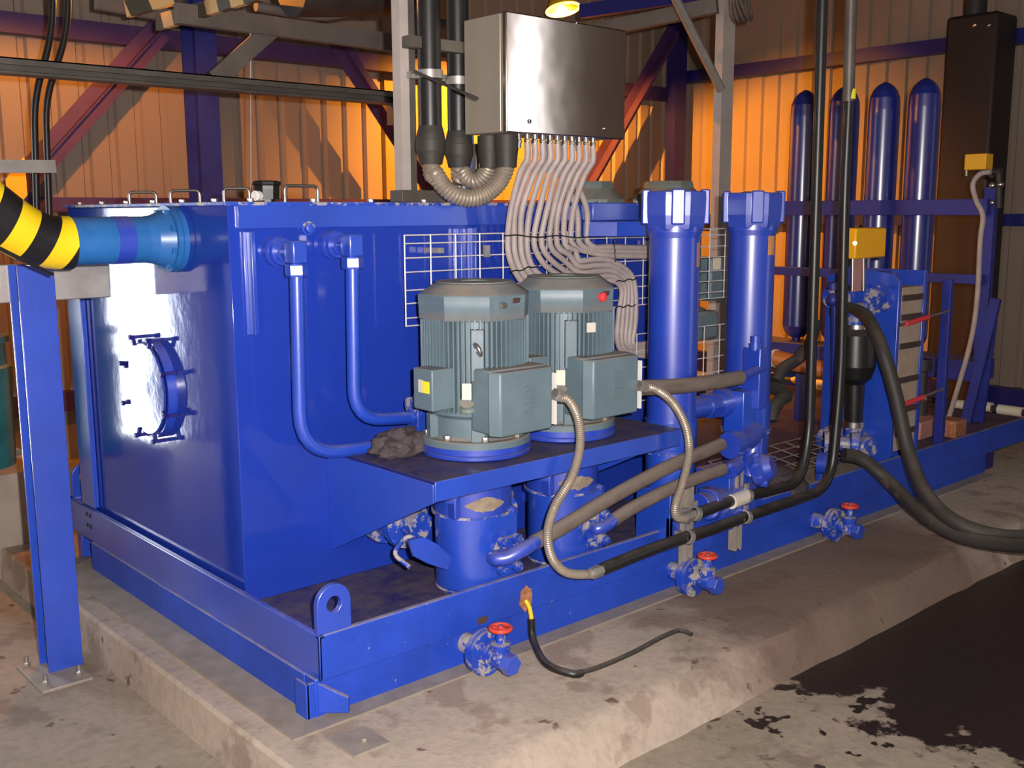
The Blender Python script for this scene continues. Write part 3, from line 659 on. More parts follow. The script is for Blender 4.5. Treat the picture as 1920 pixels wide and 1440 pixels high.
# earth cable
ec = T('earth_cable', 'black earth cable leaving the rusty boss and lying along the plinth', 'cable', (0.857, -0.100, 0.131))
P(ec, 'lug', MB().hose([(0.869, -0.045, 0.181), (0.876, -0.060, 0.154), (0.877, -0.070, 0.106)], .008), 'yellow', label='yellow and green taped cable end')
P(ec, 'sleeve', MB().hose([(0.874, -0.070, 0.117), (0.866, -0.090, 0.045), (0.786, -0.243, 0.030), (0.815, -0.342, 0.018), (0.847, -0.348, 0.014)], .013), 'rubber')
P(ec, 'lead', MB().hose([(0.831, -0.339, 0.012), (0.950, -0.350, 0.010), (1.118, -0.346, 0.010), (1.286, -0.327, 0.010), (1.387, -0.331, 0.010), (1.395, -0.380, 0.006)], .0085), 'rubber_dusty')
# anchor plate and small steel bits on the plinth
ap = T('anchor_plate', 'flat steel plate with a stud lying on the plinth corner', 'plate', (0.042, -0.208, 0.000))
a, b, c, d = V((-0.023, -0.142, 0.001)), V((0.101, -0.158, 0.001)), V((0.105, -0.289, 0.001)), V((-0.020, -0.287, 0.001))
P(ap, 'plate', MB().prism([a, b, c, d], (0, 0, .008)), 'plate')
P(ap, 'stud', MB().hexa(V((0.049, -0.235, 0.008)), V((0.049, -0.235, 0.008))+V(0, 0, .012), .010), 'plate')
# ------------------------------------------------------------------ filters
def make_filter(x, y, label, lab, k):
    t = T('return_filter', label, 'filter', (x, y, .30), 'tall blue filters')
    z0, zs, zh, zt = .62, 1.49, 1.50, 1.628
    P(t, 'bowl', MB().lathe((x, y, 0), (0, 0, 1), [(.60, .096), (.62, .100), (1.45, .100), (1.47, .108), (1.53, .108)], 48), 'blue_gloss')
    mb = MB(); r = .132; R = []
    a0 = math.radians(22)
    mb.lathe((x, y, 0), (0, 0, 1), [(1.478, .113), (1.50, .118), (1.535, .122), (1.60, .124), (1.628, .122)], 8, rot=a0); P(t, 'head', mb, 'blue_gloss', bev=.004)
    for i in range(4):
        a = a0+math.pi/8+i*math.pi/2; e = V(math.cos(a), math.sin(a), 0)
        P(t, 'head_lug', MB().bar(V(x, y, 1.50)+e*.115, V(x, y, 1.636)+e*.115, .052, .034, e), 'blue_gloss', bev=.006)
    P(t, 'head_cap', MB().lathe((x, y, 1.62), (0, 0, 1), [(0, .09), (.006, .085), (.014, .03)], 24), 'blue_dusty')
    P(t, 'port_block', MB().lathe((x, y, 0), (0, 0, 1), [(.30, .07), (.42, .075), (.44, .098), (.605, .104), (.61, .106), (.72, .106)], 32), 'blue')
    P(t, 'base_ledge', MB().ring((x, y, .585), (0, 0, 1), .10, .112, .012, 40), 'blue_dusty')
    q = V(x-.07, y-.085, .66); P(t, 'port_plug', MB().lathe(q, (-.62, -.78, 0), [(0, .018), (.012, .018), (.013, .010), (.02, .010)], 16), 'blue_gloss')
    e = V(.45, -.89, 0) if k == 0 else V(.35, -.94, 0)
    # label wrapped round the bowl on its right-hand side
    mb = MB(); bm = mb.bm; rows = []
    for i in range(9):
        a = math.radians(-(72 if k == 0 else 89)+ (i-4)*(2.6 if k == 0 else 3.4)); p = V(x+.1012*math.cos(a), y+.1012*math.sin(a), 0); rows.append([bm.verts.new(p+V(0, 0, h)) for h in ((1.335, 1.43) if k == 0 else (1.365, 1.445))])
    for p, q in zip(rows, rows[1:]): bm.faces.new((p[0], q[0], q[1], p[1]))
    P(t, 'filter_label', mb, lab)
    return t
make_filter(1.724, .011, 'nearer of two tall glossy blue filter columns with pale pink label', 'label_pink', 0)
make_filter(2.285, .045, 'farther tall glossy blue filter column with amber label', 'label', 1)
S('filter_support', 'blue bracket plate carrying the nearer filter column', 'bracket', MB().box(1.62, 1.64, -.08, .10, .22, .44).box(1.62, 1.84, -.08, -.06, .22, .34), 'blue', bev=.003)
S('filter_support', 'blue bracket plate carrying the farther filter column', 'bracket', MB().box(2.20, 2.38, -.02, .10, .22, .32), 'blue', bev=.003)
# ------------------------------------------------------------------ valve manifold between the filters
mf = T('valve_manifold', 'cluster of blue elbows, tees and check valves between the filter columns', 'manifold', (2.0, -.04, .216))
Y = -.03
P(mf, 'tee', MB().cyl((1.80, .0, .745), (2.14, -.0, .745), .045).cyl((1.93, 0, .745), (1.99, 0, .745), .056, seg=6).lathe((2.02, .0, .745), (1, 0, 0), [(0, .058), (.05, .062)], 28), 'blue_gloss')
P(mf, 'riser_block', MB().box(2.06, 2.16, -.10, .0, .62, .80).cyl((2.11, -.06, .50), (2.11, -.06, .64), .05), 'blue', bev=.006)
P(mf, 'riser_block', MB().box(2.14, 2.20, -.12, -.03, .72, .98), 'blue_gloss', bev=.005)
P(mf, 'elbow', MB().pipe([(2.15, -.10, .62), (2.07, -.12, .60), (1.93, -.14, .60)], .046, .06, 20).lathe((1.97, -.133, .60), (-1, -.05, 0), [(0, .055), (.05, .055)], 20), 'blue_gloss')
mb = MB()
mb.lathe((2.10, -.12, .46), (.3, -.8, .3), [(0, .03), (.02, .075), (.05, .085), (.07, .06), (.10, .045)], 10); mb.cyl((2.10, -.12, .44), (2.13, -.11, .60), .045)
P(mf, 'check_valve', mb, 'blue_gloss')
for i in range(7):
    a = 2*math.pi*i/7; u = V(.9, .35, 0)*math.cos(a)*.062+V(-.1, .3, .95)*math.sin(a)*.062; c = V(2.085, -.165, .475)+u
    P(mf, 'valve_bolt', MB().hexa(c, c+V(.012, -.024, .01), .012), 'blue_gloss')
P(mf, 'lower_block', MB().box(1.90, 2.13, -.13, -.0, .28, .40).cyl((1.78, -.10, .36), (1.92, -.10, .36), .055).cyl((1.83, -.10, .36), (1.86, -.10, .36), .065), 'blue_gloss', bev=.006)
P(mf, 'base_block', MB().box(1.98, 2.22, -.10, .08, .216, .46), 'blue', bev=.004)
P(mf, 'gauge_stub', MB().cyl((2.16, -.08, 1.0), (2.16, -.08, 1.03), .022).cyl((2.16, -.08, .97), (2.16, -.08, 1.0), .028), 'blue')
P(mf, 'coupling', MB().cyl((1.95, -.12, .485), (2.02, -.11, .50), .036), 'blue_gloss')
# ------------------------------------------------------------------ brown pressure hoses
def hose(label, pts, r, ends=()):
    t = T('pressure_hose', label, 'hose', pts[0], 'dusty brown pressure hoses')
    P(t, 'hose_body', MB().hose(pts, r, 18), 'hose')
    for e in ends:
        P(t, 'end_fitting', MB().pipe(e[0], e[1], .06, 18), 'blue_gloss')
    return t
f1 = V(.79, -.02, .36); f2 = V(1.25, -.02, .36)
hose('upper brown pressure hose rising from the first pump to the manifold', [(0.829, -0.130, 0.422), (0.974, -0.140, 0.458), (1.210, -0.150, 0.522), (1.509, -0.150, 0.579), (1.767, -0.140, 0.604), (1.874, -0.130, 0.612)], .027,
     [(spline([(.812, -.02, .36), (0.700, -0.070, 0.383), (0.723, -0.110, 0.388), (0.787, -0.135, 0.414), (0.867, -0.130, 0.431)], .015), .025)])
hose('lower brown pressure hose rising from the second pump to the manifold', [(1.310, -0.060, 0.391), (1.408, -0.080, 0.429), (1.605, -0.100, 0.471), (1.793, -0.110, 0.491), (1.916, -0.110, 0.497)], .026,
     [(spline([(1.262, -.02, .36), (1.226, -0.045, 0.370), (1.263, -0.065, 0.379), (1.339, -0.060, 0.400)], .015), .023), ([(1.916, -0.110, 0.497), (2.045, -0.110, 0.493)], .022)])
hose('short brown hose lying level across the nearer filter column', [(1.414, -0.100, 0.895), (1.593, -0.125, 0.884), (1.820, -0.130, 0.876), (2.000, -0.120, 0.873)], .030,
     [([(2.000, -0.120, 0.873), (2.188, -0.100, 0.892)], .020)])
S('pressure_hose', 'short dark hose end drooping right of the farther filter column', 'hose', MB().hose([(2.33, .07, .76), (2.568, 0.100, 0.736), (2.679, 0.100, 0.687), (2.593, 0.080, 0.680), (2.507, 0.060, 0.631), (2.487, 0.050, 0.598)], .03), 'rubber_dusty', group='dark hose ends')
# ------------------------------------------------------------------ metal flexible conduits from the motors
def flexc(label, pts, fit, r=.0155):
    t = T('flexible_conduit', label, 'conduit', pts[0], 'ribbed metal conduits')
    P(t, 'ribbed_tube', MB().ribbed(pts, r, .0075), 'flex')
    for p, q in fit: P(t, 'gland', MB().hexa(p, q, r*1.45).cyl(p, V(q)+(V(q)-V(p))*.35, r*1.15), 'galv')
    return t
flexc('ribbed metal conduit hanging from the first motor down to the skid edge', [(0.925, -0.150, 0.929), (0.962, -0.170, 0.909), (0.997, -0.180, 0.835), (0.998, -0.185, 0.741), (0.959, -0.185, 0.643), (0.878, -0.185, 0.554), (0.845, -0.185, 0.466), (0.865, -0.185, 0.376), (0.935, -0.180, 0.306), (1.039, -0.170, 0.269), (1.091, -0.165, 0.259)],
      [((0.910, -0.150, 0.939), (0.941, -0.150, 0.924)), ((1.080, -0.165, 0.260), (1.147, -0.160, 0.259))])
flexc('ribbed metal conduit hanging from the second motor in front of the filter', [(1.365, -0.150, 0.911), (1.415, -0.170, 0.898), (1.491, -0.190, 0.840), (1.557, -0.200, 0.741), (1.581, -0.200, 0.633), (1.546, -0.200, 0.523), (1.513, -0.195, 0.444), (1.531, -0.185, 0.389), (1.605, -0.170, 0.362)],
      [((1.342, -0.150, 0.918), (1.383, -0.150, 0.907)), ((1.595, -0.170, 0.364), (1.677, -0.160, 0.363))])
# ------------------------------------------------------------------ black conduits from the ceiling to the skid edge
c1 = T('black_conduit', 'front black conduit bending from its vertical run along the skid edge', 'conduit', (2.7, -.12, .2), 'black conduits at the skid edge')
P(c1, 'tube', MB().pipe([(1.136, -0.160, 0.261), (1.475, -0.160, 0.280), (1.786, -0.150, 0.272), (2.067, -0.130, 0.270), (2.755, -0.110, 0.265), (2.813, -0.100, 0.803), (2.806, -0.080, 1.634), (2.806, -0.080, 2.034)], .0235, .17, 18), 'rubber')
P(c1, 'upper_tube', MB().pipe([(2.801, -0.080, 2.033), (2.777, -0.080, 2.642)], .026, .1, 18), 'galvdark')
P(c1, 'tape', MB().cyl((2.805, -0.080, 2.043), (2.806, -0.080, 2.085), .029), 'labely', label='scrap of yellow tape')
c2 = T('black_conduit', 'rear black conduit dropping left of its twin and bending to the pink clamp', 'conduit', (2.5, -.10, .3), 'black conduits at the skid edge')
P(c2, 'tube', MB().pipe([(1.674, -0.160, 0.362), (1.973, -0.140, 0.367), (2.509, -0.100, 0.333), (2.599, -0.080, 0.527), (2.609, -0.060, 1.539), (2.587, -0.060, 2.617)], .0235, .14, 18), 'rubber')
P(c2, 'pipe_sleeve', MB().cyl((1.930, -0.145, 0.362), (2.055, -0.135, 0.362), .031), 'label_w', label='pale sleeve round the conduit')
def strut(label, px0, py0, px1, py1, y=-.075):
    a = V(*PT[(px0, py0)]); b = V(*PT[(px1, py1)])
    t = T('strut_channel', label, 'bracket', (a.x, y, b.z), 'slotted strut channels')
    mb = MB(); x = (a.x+b.x)/2; w = .022
    mb.box(x-w, x+w, y-.004, y, b.z, a.z).box(x-w, x-w+.004, y-.034, y-.004, b.z, a.z).box(x+w-.004, x+w, y-.034, y-.004, b.z, a.z).box(x-w, x-w/2, y-.038, y-.034, b.z, a.z).box(x+w/2, x+w, y-.038, y-.034, b.z, a.z)
    P(t, 'channel', mb, 'plate'); return t, x
PT = {(1285, 915): (1.712, -0.080, 0.470), (1280, 1060): (1.701, -0.080, 0.125), (1378, 870): (2.056, -0.080, 0.486), (1370, 1030): (2.022, -0.080, 0.121)}
s1, xs1 = strut('slotted strut channel left, on the skid edge with pipe clamps', 1285, 915, 1280, 1060)
s2, xs2 = strut('slotted strut channel right, on the skid edge with pipe clamps', 1378, 870, 1370, 1030)
for t, cs in ((s1, ((1.637, -0.160, 0.282), (1.677, -0.160, 0.368))), (s2, ((2.045, -0.140, 0.276), (2.047, -0.140, 0.369)))):
    for c in cs:
        c = V(c); P(t, 'pipe_clamp', MB().ring(c-V(.012, 0, 0), (1, 0, -.3), .024, .030, .024, 24).box(c.x-.012, c.x+.012, c.y+.024, c.y+.06, c.z-.01, c.z+.01).bar(c+V(0, -.0, .028), c+V(0, 0, .05), .02, .012, (0, 1, 0)), 'galv')
# ------------------------------------------------------------------ mesh tray in front of the tank
mt_ = T('wire_mesh_tray', 'white wire mesh cable tray standing in front of the tank', 'tray', (1.2, .42, 1.1))
zs = [1.469, 1.439, 1.387, 1.336, 1.270, 1.222, 1.169, 1.140]
mb = MB()
for z in zs: mb.cyl((.704, .42, z), (2.9, .42, z), .0028, seg=6)
x = .704
while x < 2.9: mb.cyl((x, .417, zs[-1]), (x, .417, zs[0]), .0028, seg=6); x += .118
P(mt_, 'wire_grid', mb, 'wire')
mb = MB()
zb = 0.842
for k in range(5): mb.cyl((1.9, .36, 1.02-k*.075), (2.9, .36, 1.02-k*.075), .0028, seg=6)
for k in range(9): mb.cyl((1.9+k*.118, .357, .72), (1.9+k*.118, .357, 1.02), .0028, seg=6)
P(mt_, 'lower_grid', mb, 'wire')
for xx in (.86, 1.5, 2.1): P(mt_, 'stand_off', MB().box(xx, xx+.03, .424, .51, 1.40, 1.42), 'galv')
P(mt_, 'tray_clip', MB().box(1.075, 1.10, .405, .42, 1.38, 1.425), 'galv', label='small galvanised square clip')
mg = T('low_mesh_tray', 'tan dusty wire mesh panel lying low behind the black conduits', 'tray', (2.757, 0.120, 0.313))
mb = MB(); a = V((2.409, 0.060, 0.320)); b = V((2.894, 0.060, 0.322)); 
for k in range(5):
    q = V(0, .07*k, .012*k); mb.cyl(a+q, b+V(.4, 0, 0)+q, .003, seg=6)
for k in range(8):
    p = a+(b+V(.4, 0, 0)-a)*k/7; mb.cyl(p, p+V(0, .28, .048), .003, seg=6)
P(mg, 'wire_grid', mb, 'galv')
S('mesh_tray_cover', 'dusty brown cover plate under the mesh panel', 'plate', MB().box(a.x-.1, b.x+.5, .05, .36, .22, .236), 'rock_dust')
# ------------------------------------------------------------------ stainless junction cabinet
CY = .25
k0 = (1.047, 0.250, 2.054)[0]; k1 = (1.688, 0.250, 2.050)[0]; kz0 = 1.837; kz1 = 2.261
cb = T('junction_cabinet', 'brushed stainless steel junction cabinet hung over the tank', 'cabinet', (k0, CY, kz0))
P(cb, 'cabinet_body', MB().box(k0, k1, CY+.03, CY+.235, kz0+.004, kz1-.004), 'satin', bev=.003)
dr = P(cb, 'cabinet_door', MB().box(k0+.002, k1-.002, CY, CY+.022, kz0, kz1), 'stainless', bev=.005)
c = V((1.163, 0.249, 1.881)); mb = MB(); mb.ring(c, (0, -1, 0), .006, .0085, .002, 20).cyl(c, c-V(0, .003, 0), .0025); P(cb, 'key_lock', mb, 'dark').parent = dr
c = V((1.565, 0.249, 1.875)); P(cb, 'bolt_head', MB().ball(c, .0065), 'steel'); c = V((1.406, 0.249, 2.258)); P(cb, 'bolt_head', MB().ball(c, .005), 'steel')
gx = [(980+14.6*i)/1. for i in range(10)]
GL = []
xg0 = (1.194, 0.300, 1.819)[0]; xg1 = (1.549, 0.300, 1.817)[0]
for i in range(10):
    x = lerp(xg0, xg1, i/9)
    for j in range(2):
        yy = .295 + .055*j; xx = x+.006*j
        if j == 1 and i % 2: continue
        GL.append((xx, yy)); P(cb, 'cable_gland', MB().hexa((xx, yy, kz0-.028), (xx, yy, kz0-.014), .0125).cyl((xx, yy, kz0-.045), (xx, yy, kz0+.004), .0095), 'steel', label='nickel cable gland')
P(cb, 'mounting_rail', MB().box(k0+.05, k1+.12, .49, .53, kz0+.05, kz0+.09), 'galvdark')
P(cb, 'mounting_rail', MB().box(k0-.25, k1+.12, .49, .53, kz1-.12, kz1-.08), 'galvdark')
# grey cables from the glands over the mesh tray
def cabl(label, pts, r=.0125):
    return S('grey_cable', label, 'cable', MB().hose(pts, r, 12), 'cable', group='grey cables below the cabinet')
names = ['first', 'second', 'third', 'fourth', 'fifth', 'sixth', 'seventh', 'eighth', 'ninth', 'tenth', 'eleventh', 'twelfth', 'thirteenth', 'fourteenth', 'fifteenth']
top_px = [952, 966, 981, 996, 1010, 1030, 1042, 1055, 1068, 1081, 1094, 1106]
front = sorted(GL, key=lambda g: g[0]-g[1]*.3)
U = {}
ROUTES = [
 [(1.182, 0.395, 1.453), (1.192, 0.395, 1.371), (1.248, 0.395, 1.285), (1.358, 0.395, 1.222), (1.535, 0.395, 1.182), (1.655, 0.395, 1.175)],
 [(1.211, 0.391, 1.453), (1.222, 0.391, 1.370), (1.276, 0.391, 1.292), (1.390, 0.391, 1.232), (1.530, 0.391, 1.195), (1.651, 0.391, 1.189)],
 [(1.242, 0.387, 1.452), (1.253, 0.387, 1.369), (1.304, 0.387, 1.300), (1.422, 0.387, 1.241), (1.526, 0.387, 1.209), (1.647, 0.387, 1.203)],
 [(1.283, 0.395, 1.452), (1.294, 0.395, 1.367), (1.344, 0.395, 1.306), (1.466, 0.395, 1.249), (1.534, 0.395, 1.222), (1.655, 0.395, 1.215)],
 [(1.317, 0.391, 1.451), (1.334, 0.391, 1.387), (1.405, 0.391, 1.321), (1.571, 0.391, 1.255), (1.683, 0.391, 1.254), (1.782, 0.391, 1.257), (1.836, 0.391, 1.213), (1.818, 0.391, 1.110), (1.813, 0.391, 0.994), (1.863, 0.391, 0.938), (2.016, 0.391, 0.909)],
 [(1.353, 0.387, 1.450), (1.371, 0.387, 1.393), (1.437, 0.387, 1.339), (1.566, 0.387, 1.280), (1.678, 0.387, 1.279), (1.777, 0.387, 1.277), (1.849, 0.387, 1.226), (1.841, 0.387, 1.108), (1.833, 0.387, 0.993), (1.875, 0.387, 0.947), (2.010, 0.387, 0.925)],
 [(1.405, 0.395, 1.449), (1.423, 0.395, 1.398), (1.484, 0.395, 1.357), (1.574, 0.395, 1.303), (1.686, 0.395, 1.303), (1.785, 0.395, 1.297), (1.875, 0.395, 1.238), (1.877, 0.395, 1.105), (1.866, 0.395, 0.989), (1.901, 0.395, 0.953), (2.019, 0.395, 0.938)],
 [(1.440, 0.391, 1.449), (1.458, 0.391, 1.403), (1.514, 0.391, 1.376), (1.570, 0.391, 1.328), (1.682, 0.391, 1.328), (1.781, 0.391, 1.318), (1.887, 0.391, 1.252), (1.901, 0.391, 1.104), (1.886, 0.391, 0.988), (1.914, 0.391, 0.962), (2.014, 0.391, 0.953)],
 [(1.479, 0.387, 1.448), (1.497, 0.387, 1.409), (1.547, 0.387, 1.395), (1.566, 0.387, 1.352), (1.677, 0.387, 1.353), (1.776, 0.387, 1.339), (1.900, 0.387, 1.265), (1.924, 0.387, 1.103), (1.906, 0.387, 0.986), (1.927, 0.387, 0.970), (2.009, 0.387, 0.968)],
 [(1.526, 0.395, 1.447), (1.536, 0.395, 1.425), (1.576, 0.395, 1.396), (1.751, 0.395, 1.366), (1.886, 0.395, 1.360), (2.044, 0.395, 1.353), (2.180, 0.395, 1.344)],
 [(1.566, 0.391, 1.446), (1.575, 0.391, 1.424), (1.617, 0.391, 1.399), (1.746, 0.391, 1.385), (1.881, 0.391, 1.379), (2.039, 0.391, 1.372), (2.175, 0.391, 1.363)],
 [(1.612, 0.387, 1.446), (1.622, 0.387, 1.423), (1.663, 0.387, 1.403), (1.742, 0.387, 1.403), (1.876, 0.387, 1.397), (2.034, 0.387, 1.391), (2.170, 0.387, 1.383)],
]

gl = sorted(GL, key=lambda g: g[0])
gl = [g for g in gl if g[1] < .3]+[]
for i, rt in enumerate(ROUTES):
    g = gl[min(i, 9)] if i < 10 else sorted([g for g in GL if g[1] > .3])[i-8]
    top = V(rt[0]); mid = V(lerp(g[0], top.x, .35), lerp(g[1], top.y, .35), 1.70); low = V(lerp(g[0], top.x, .86)-.012*math.sin(i), lerp(g[1], top.y, .85)-.004, 1.565)
    pos = 'sweeping low behind the second motor' if i < 4 else ('curling down beside the filter' if i < 9 else 'turning level along the top of the tray')
    o = cabl('%s grey cable from the left, %s' % (names[i], pos), [(g[0], g[1], kz0-.03), (g[0], g[1], kz0-.09), mid, low]+rt)
for k, (p, q) in enumerate((((1.142, 0.375, 1.460), (1.638, 0.375, 1.447)), ((1.174, 0.375, 1.320), (1.328, 0.375, 1.342)), ((1.778, 0.375, 1.255), (1.907, 0.375, 1.263)), ((1.780, 0.375, 1.146), (1.903, 0.375, 1.147)), ((1.761, 0.375, 1.432), (1.770, 0.375, 1.337)))):
    lab = ['long black tie across all the grey cables at the tray top', 'black tie on the leftmost low grey cables', 'upper black tie round the cable bunch beside the filter', 'lower black tie round the cable bunch beside the filter', 'upright black tie round the level grey cables'][k]
    p, q = V(p), V(q); pts = [p.lerp(q, t/8)+V(0, -.006-.003*math.sin(t*2.2), .004*math.sin(t*1.7)) for t in range(9)]
    S('cable_tie', lab, 'tie', MB().hose(pts, .0028, 6), 'cable_tie', group='black cable ties')
# ------------------------------------------------------------------ big conduits and U-shaped flexible loops into the cabinet
def bigc(label, xp, ztop, zbot, gx_, gy_, py_, lowz):
    y = py_; t = T('armoured_conduit', label, 'conduit', (xp, y, zbot), 'thick black conduits beside the cabinet')
    P(t, 'tube', MB().cyl((xp, y, zbot), (xp, y, ztop), .043, seg=24), 'rubber')
    P(t, 'boot', MB().lathe((xp, y, zbot+.02), (0, 0, -1), [(0, .044), (.03, .052), (.05, .054), (.052, .057), (.09, .057), (.10, .052), (.14, .042)], 24), 'rubber_dusty')
    P(t, 'boot', MB().lathe((gx_, gy_, kz0), (0, 0, -1), [(0, .046), (.05, .046), (.06, .043), (.12, .038)], 24), 'rubber_dusty')
    w = gx_-xp; pts = [(xp, y, zbot-.11), (xp+.02*w, y, zbot-.16)]
    za, zb = zbot-.11, kz0-.11
    n = 9
    for i in range(1, n):
        a = math.pi*i/n; cxx = (xp+gx_)/2; pts.append((cxx-math.cos(a)*abs(w)/2*1.0, lerp(y, gy_, i/n), lerp(za, zb, i/n)*(1-math.sin(a))+lowz*math.sin(a)))
    pts.append((gx_, gy_, zb))
    P(t, 'flexible_loop', MB().ribbed(pts, .033, .013, 20), 'flex', label='ribbed grey metal loop')
xa = (0.894, 0.500, 2.032)[0]; xb = (1.077, 0.560, 2.052)[0]
bigc('left thick black conduit looping under the cabinet', xa, 3.2, 1.847, (1.147, 0.360, 1.745)[0], .36, .50, 1.602)
bigc('right thick black conduit looping under the cabinet', xb, 3.2, 1.841, (1.130, 0.440, 1.748)[0], .44, .56, 1.669)
rk = T('cabinet_stand', 'pale galvanised channel post on the tank lid beside the conduits', 'stand', ((0.877, 0.650, 1.628)[0], .65, 1.59))
px_ = (0.885, 0.650, 1.947)[0]
P(rk, 'post', MB().box(px_-.022, px_+.018, .64, .646, 1.60, 3.1).box(px_-.022, px_-.016, .646, .69, 1.60, 3.1), 'white_post')
P(rk, 'post', MB().box(px_+.02, px_+.055, .65, .70, 1.60, 3.1), 'galvdark')
P(rk, 'base_channel', MB().box(px_-.04, px_+.40, .62, .70, 1.59, 1.635), 'galvdark', bev=.002)
P(rk, 'clamp_rail', MB().box(px_, px_+.36, .60, .63, 2.049, 2.073), 'galv')
P(rk, 'conduit_clamp', MB().ring((xa, .50, 2.036), (0, 0, 1), .044, .050, .03, 24), 'galv')
P(rk, 'conduit_clamp', MB().ring((xb, .56, 2.032), (0, 0, 1), .044, .050, .03, 24), 'galv')
P(rk, 'brace_rod', MB().cyl((1.277, 0.800, 1.950), (1.272, 0.800, 1.634), .012), 'galv')
P(rk, 'brace_rod', MB().cyl((1.365, 0.800, 1.835), (1.363, 0.800, 1.646), .012), 'galvdark')
S('loose_rod', 'thin dark rod poking out in front of the thick conduits', 'rod', MB().cyl((0.748, 0.400, 2.041), (0.856, 0.180, 1.937), .0055), 'dark')
S('blue_bar', 'short upright blue bar hanging behind the ribbed loops', 'post', MB().box((1.466, 1.000, 1.779)[0], (1.519, 1.000, 1.780)[0], 1.0, 1.03, 1.60, 1.98), 'blue')
# ------------------------------------------------------------------ green motors behind the filters
def green_motor(px0, px1, pyt, pyc, pyb, y, label):
    pass
def gm(x, y, zt, r, label, body=True):
    t = T('cooler_motor', label, 'motor', (x, y, .9), 'green grey motors behind the tank end')
    P(t, 'fan_cowl', MB().lathe((x, y, zt), (0, 0, -1), [(0, r*.62), (.035, r*.66), (.09, r), (.19, r)], 8, rot=.35), 'motor_old', bev=.004)
    P(t, 'motor_frame', MB().lathe((x, y, zt-.18), (0, 0, -1), [(0, r*.86), (.45, r*.86), (.46, r), (.50, r)], 28), 'motor_old')
    P(t, 'junction_box', MB().box(x+r*.55, x+r*1.15, y-r*1.0, y-r*.3, zt-.60, zt-.38), 'motor', bev=.012)
    P(t, 'pedestal', MB().lathe((x, y, .216), (0, 0, 1), [(0, r*.8), (zt-.68-.216, r*.8)], 24), 'blue_dark')
    P(t, 'sticker', MB().box(x+r*.6, x+r*.9, y-r*1.02, y-r*1.0, zt-.44, zt-.38), 'cream')
gm(2.62, .80, 1.70, .20, 'green grey motor behind the nearer filter, larger cowl in view')
gm(2.33, 1.05, 1.70, .17, 'green grey motor partly hidden behind the cabinet cables')
S('electrical_box', 'green grey terminal box seen between the two filter columns', 'box', MB().box((2.555, 0.550, 1.075)[0], (2.743, 0.550, 1.063)[0], .55, .68, 0.913, 1.059), 'motor', bev=.02)
S('tank_front_box', 'blue boxed casing with hexagonal lower cover left of the nearer filter', 'casing', MB().box((1.662, 0.400, 1.544)[0], (1.939, 0.400, 1.543)[0], .40, .50, 1.512, 1.588), 'blue', bev=.004)
mb = MB(); x0, x1 = (1.596, 0.360, 1.479)[0], (1.965, 0.360, 1.474)[0]; za, zb = 1.449, 1.510
mb.lathe(((x0+x1)/2, .42, za), (0, 0, 1), [(0, (x1-x0)/2), (zb-za, (x1-x0)/2)], 8, rot=.15); S('octagon_cover', 'blue octagonal cover lying above the level grey cables', 'cover', mb, 'blue', bev=.003)
S('galvanised_post', 'pale galvanised post standing between the filter columns', 'post', MB().box(4.0, 4.075, 1.5, 1.506, -.14, 2.95).box(3.955, 4.0, 1.5, 1.56, -.14, 2.95), 'white_post')
S('diagonal_pipe', 'pale round pipe slanting down to the galvanised post', 'pipe', MB().cyl((3.338, 1.450, 2.873), (3.883, 1.450, 2.293), .028), 'galv')
# ------------------------------------------------------------------ plate heat exchanger
hx = T('plate_heat_exchanger', 'blue framed plate heat exchanger with tan plate pack', 'heat exchanger', (3.6, .2, .216))
mb = MB(); mb.prism([(3.50, .0, .216), (3.50, .0, 1.19), (3.50, .04, 1.23), (3.50, .30, 1.26), (3.50, .42, 1.20), (3.50, .42, .216)], (.03, 0, 0)); P(hx, 'head_plate', mb, 'blue', bev=.003)
mb = MB(); mg2 = MB(); x = 3.562
P(hx, 'plate_pack', MB().box(3.532, 3.745, .0, .40, .30, 1.16), 'tan', label='tan plate pack')
for z in (.38, .50, .66, .84, .99, 1.09): P(hx, 'gasket_band', MB().box(3.533, 3.744, -.008, .0, z, z+.03), 'gasket')
mb = MB(); mb.box(3.75, 3.785, -.005, .42, .216, 1.24); P(hx, 'follower_plate', mb, 'blue', bev=.003)
P(hx, 'end_support', MB().box(3.93, 3.99, .10, .16, .216, 1.22).box(3.56, 3.99, .18, .22, 1.18, 1.23), 'blue_beam', bev=.003)
P(hx, 'end_support', MB().box(4.02, 4.06, -.02, .03, .216, 1.18), 'blue_beam', bev=.003)
for z in (.98, .55):
    P(hx, 'tie_rod', MB().cyl((3.50, -.012, z-.01), (4.02, -.012, z+.03), .008), 'steel')
    P(hx, 'tie_rod_sleeve', MB().cyl((3.56, -.012, z-.008), (3.80, -.012, z+.012), .0135), 'redpl', label='red sleeve on the tie rod')
for yy, zz in ((.33, 1.10), (.33, .33), (.10, 1.10)):
    P(hx, 'port', MB().lathe((3.50, yy, zz), (-1, 0, 0), [(0, .07), (.02, .07), (.022, .045), (.07, .045), (.072, .058), (.09, .058)], 24), 'blue_dusty')
for i in range(6): P(hx, 'nut', MB().hexa((3.50, .04+.065*i, 1.17), (3.48, .04+.065*i, 1.17), .014), 'blue_worn')
P(hx, 'vent_loop', MB().pipe([(3.450, 0.354, 1.003), (3.450, 0.361, 1.130), (3.450, 0.295, 1.204), (3.450, 0.254, 1.136)], .010, .06), 'plastic')
bl = T('rubber_bellows', 'bulky black rubber sleeve hanging between the heat exchanger ports', 'bellows', (3.420, 0.173, 0.423))
a = V((3.420, 0.173, 0.423)); b = V((3.420, 0.184, 0.966)); hh = (b-a).length
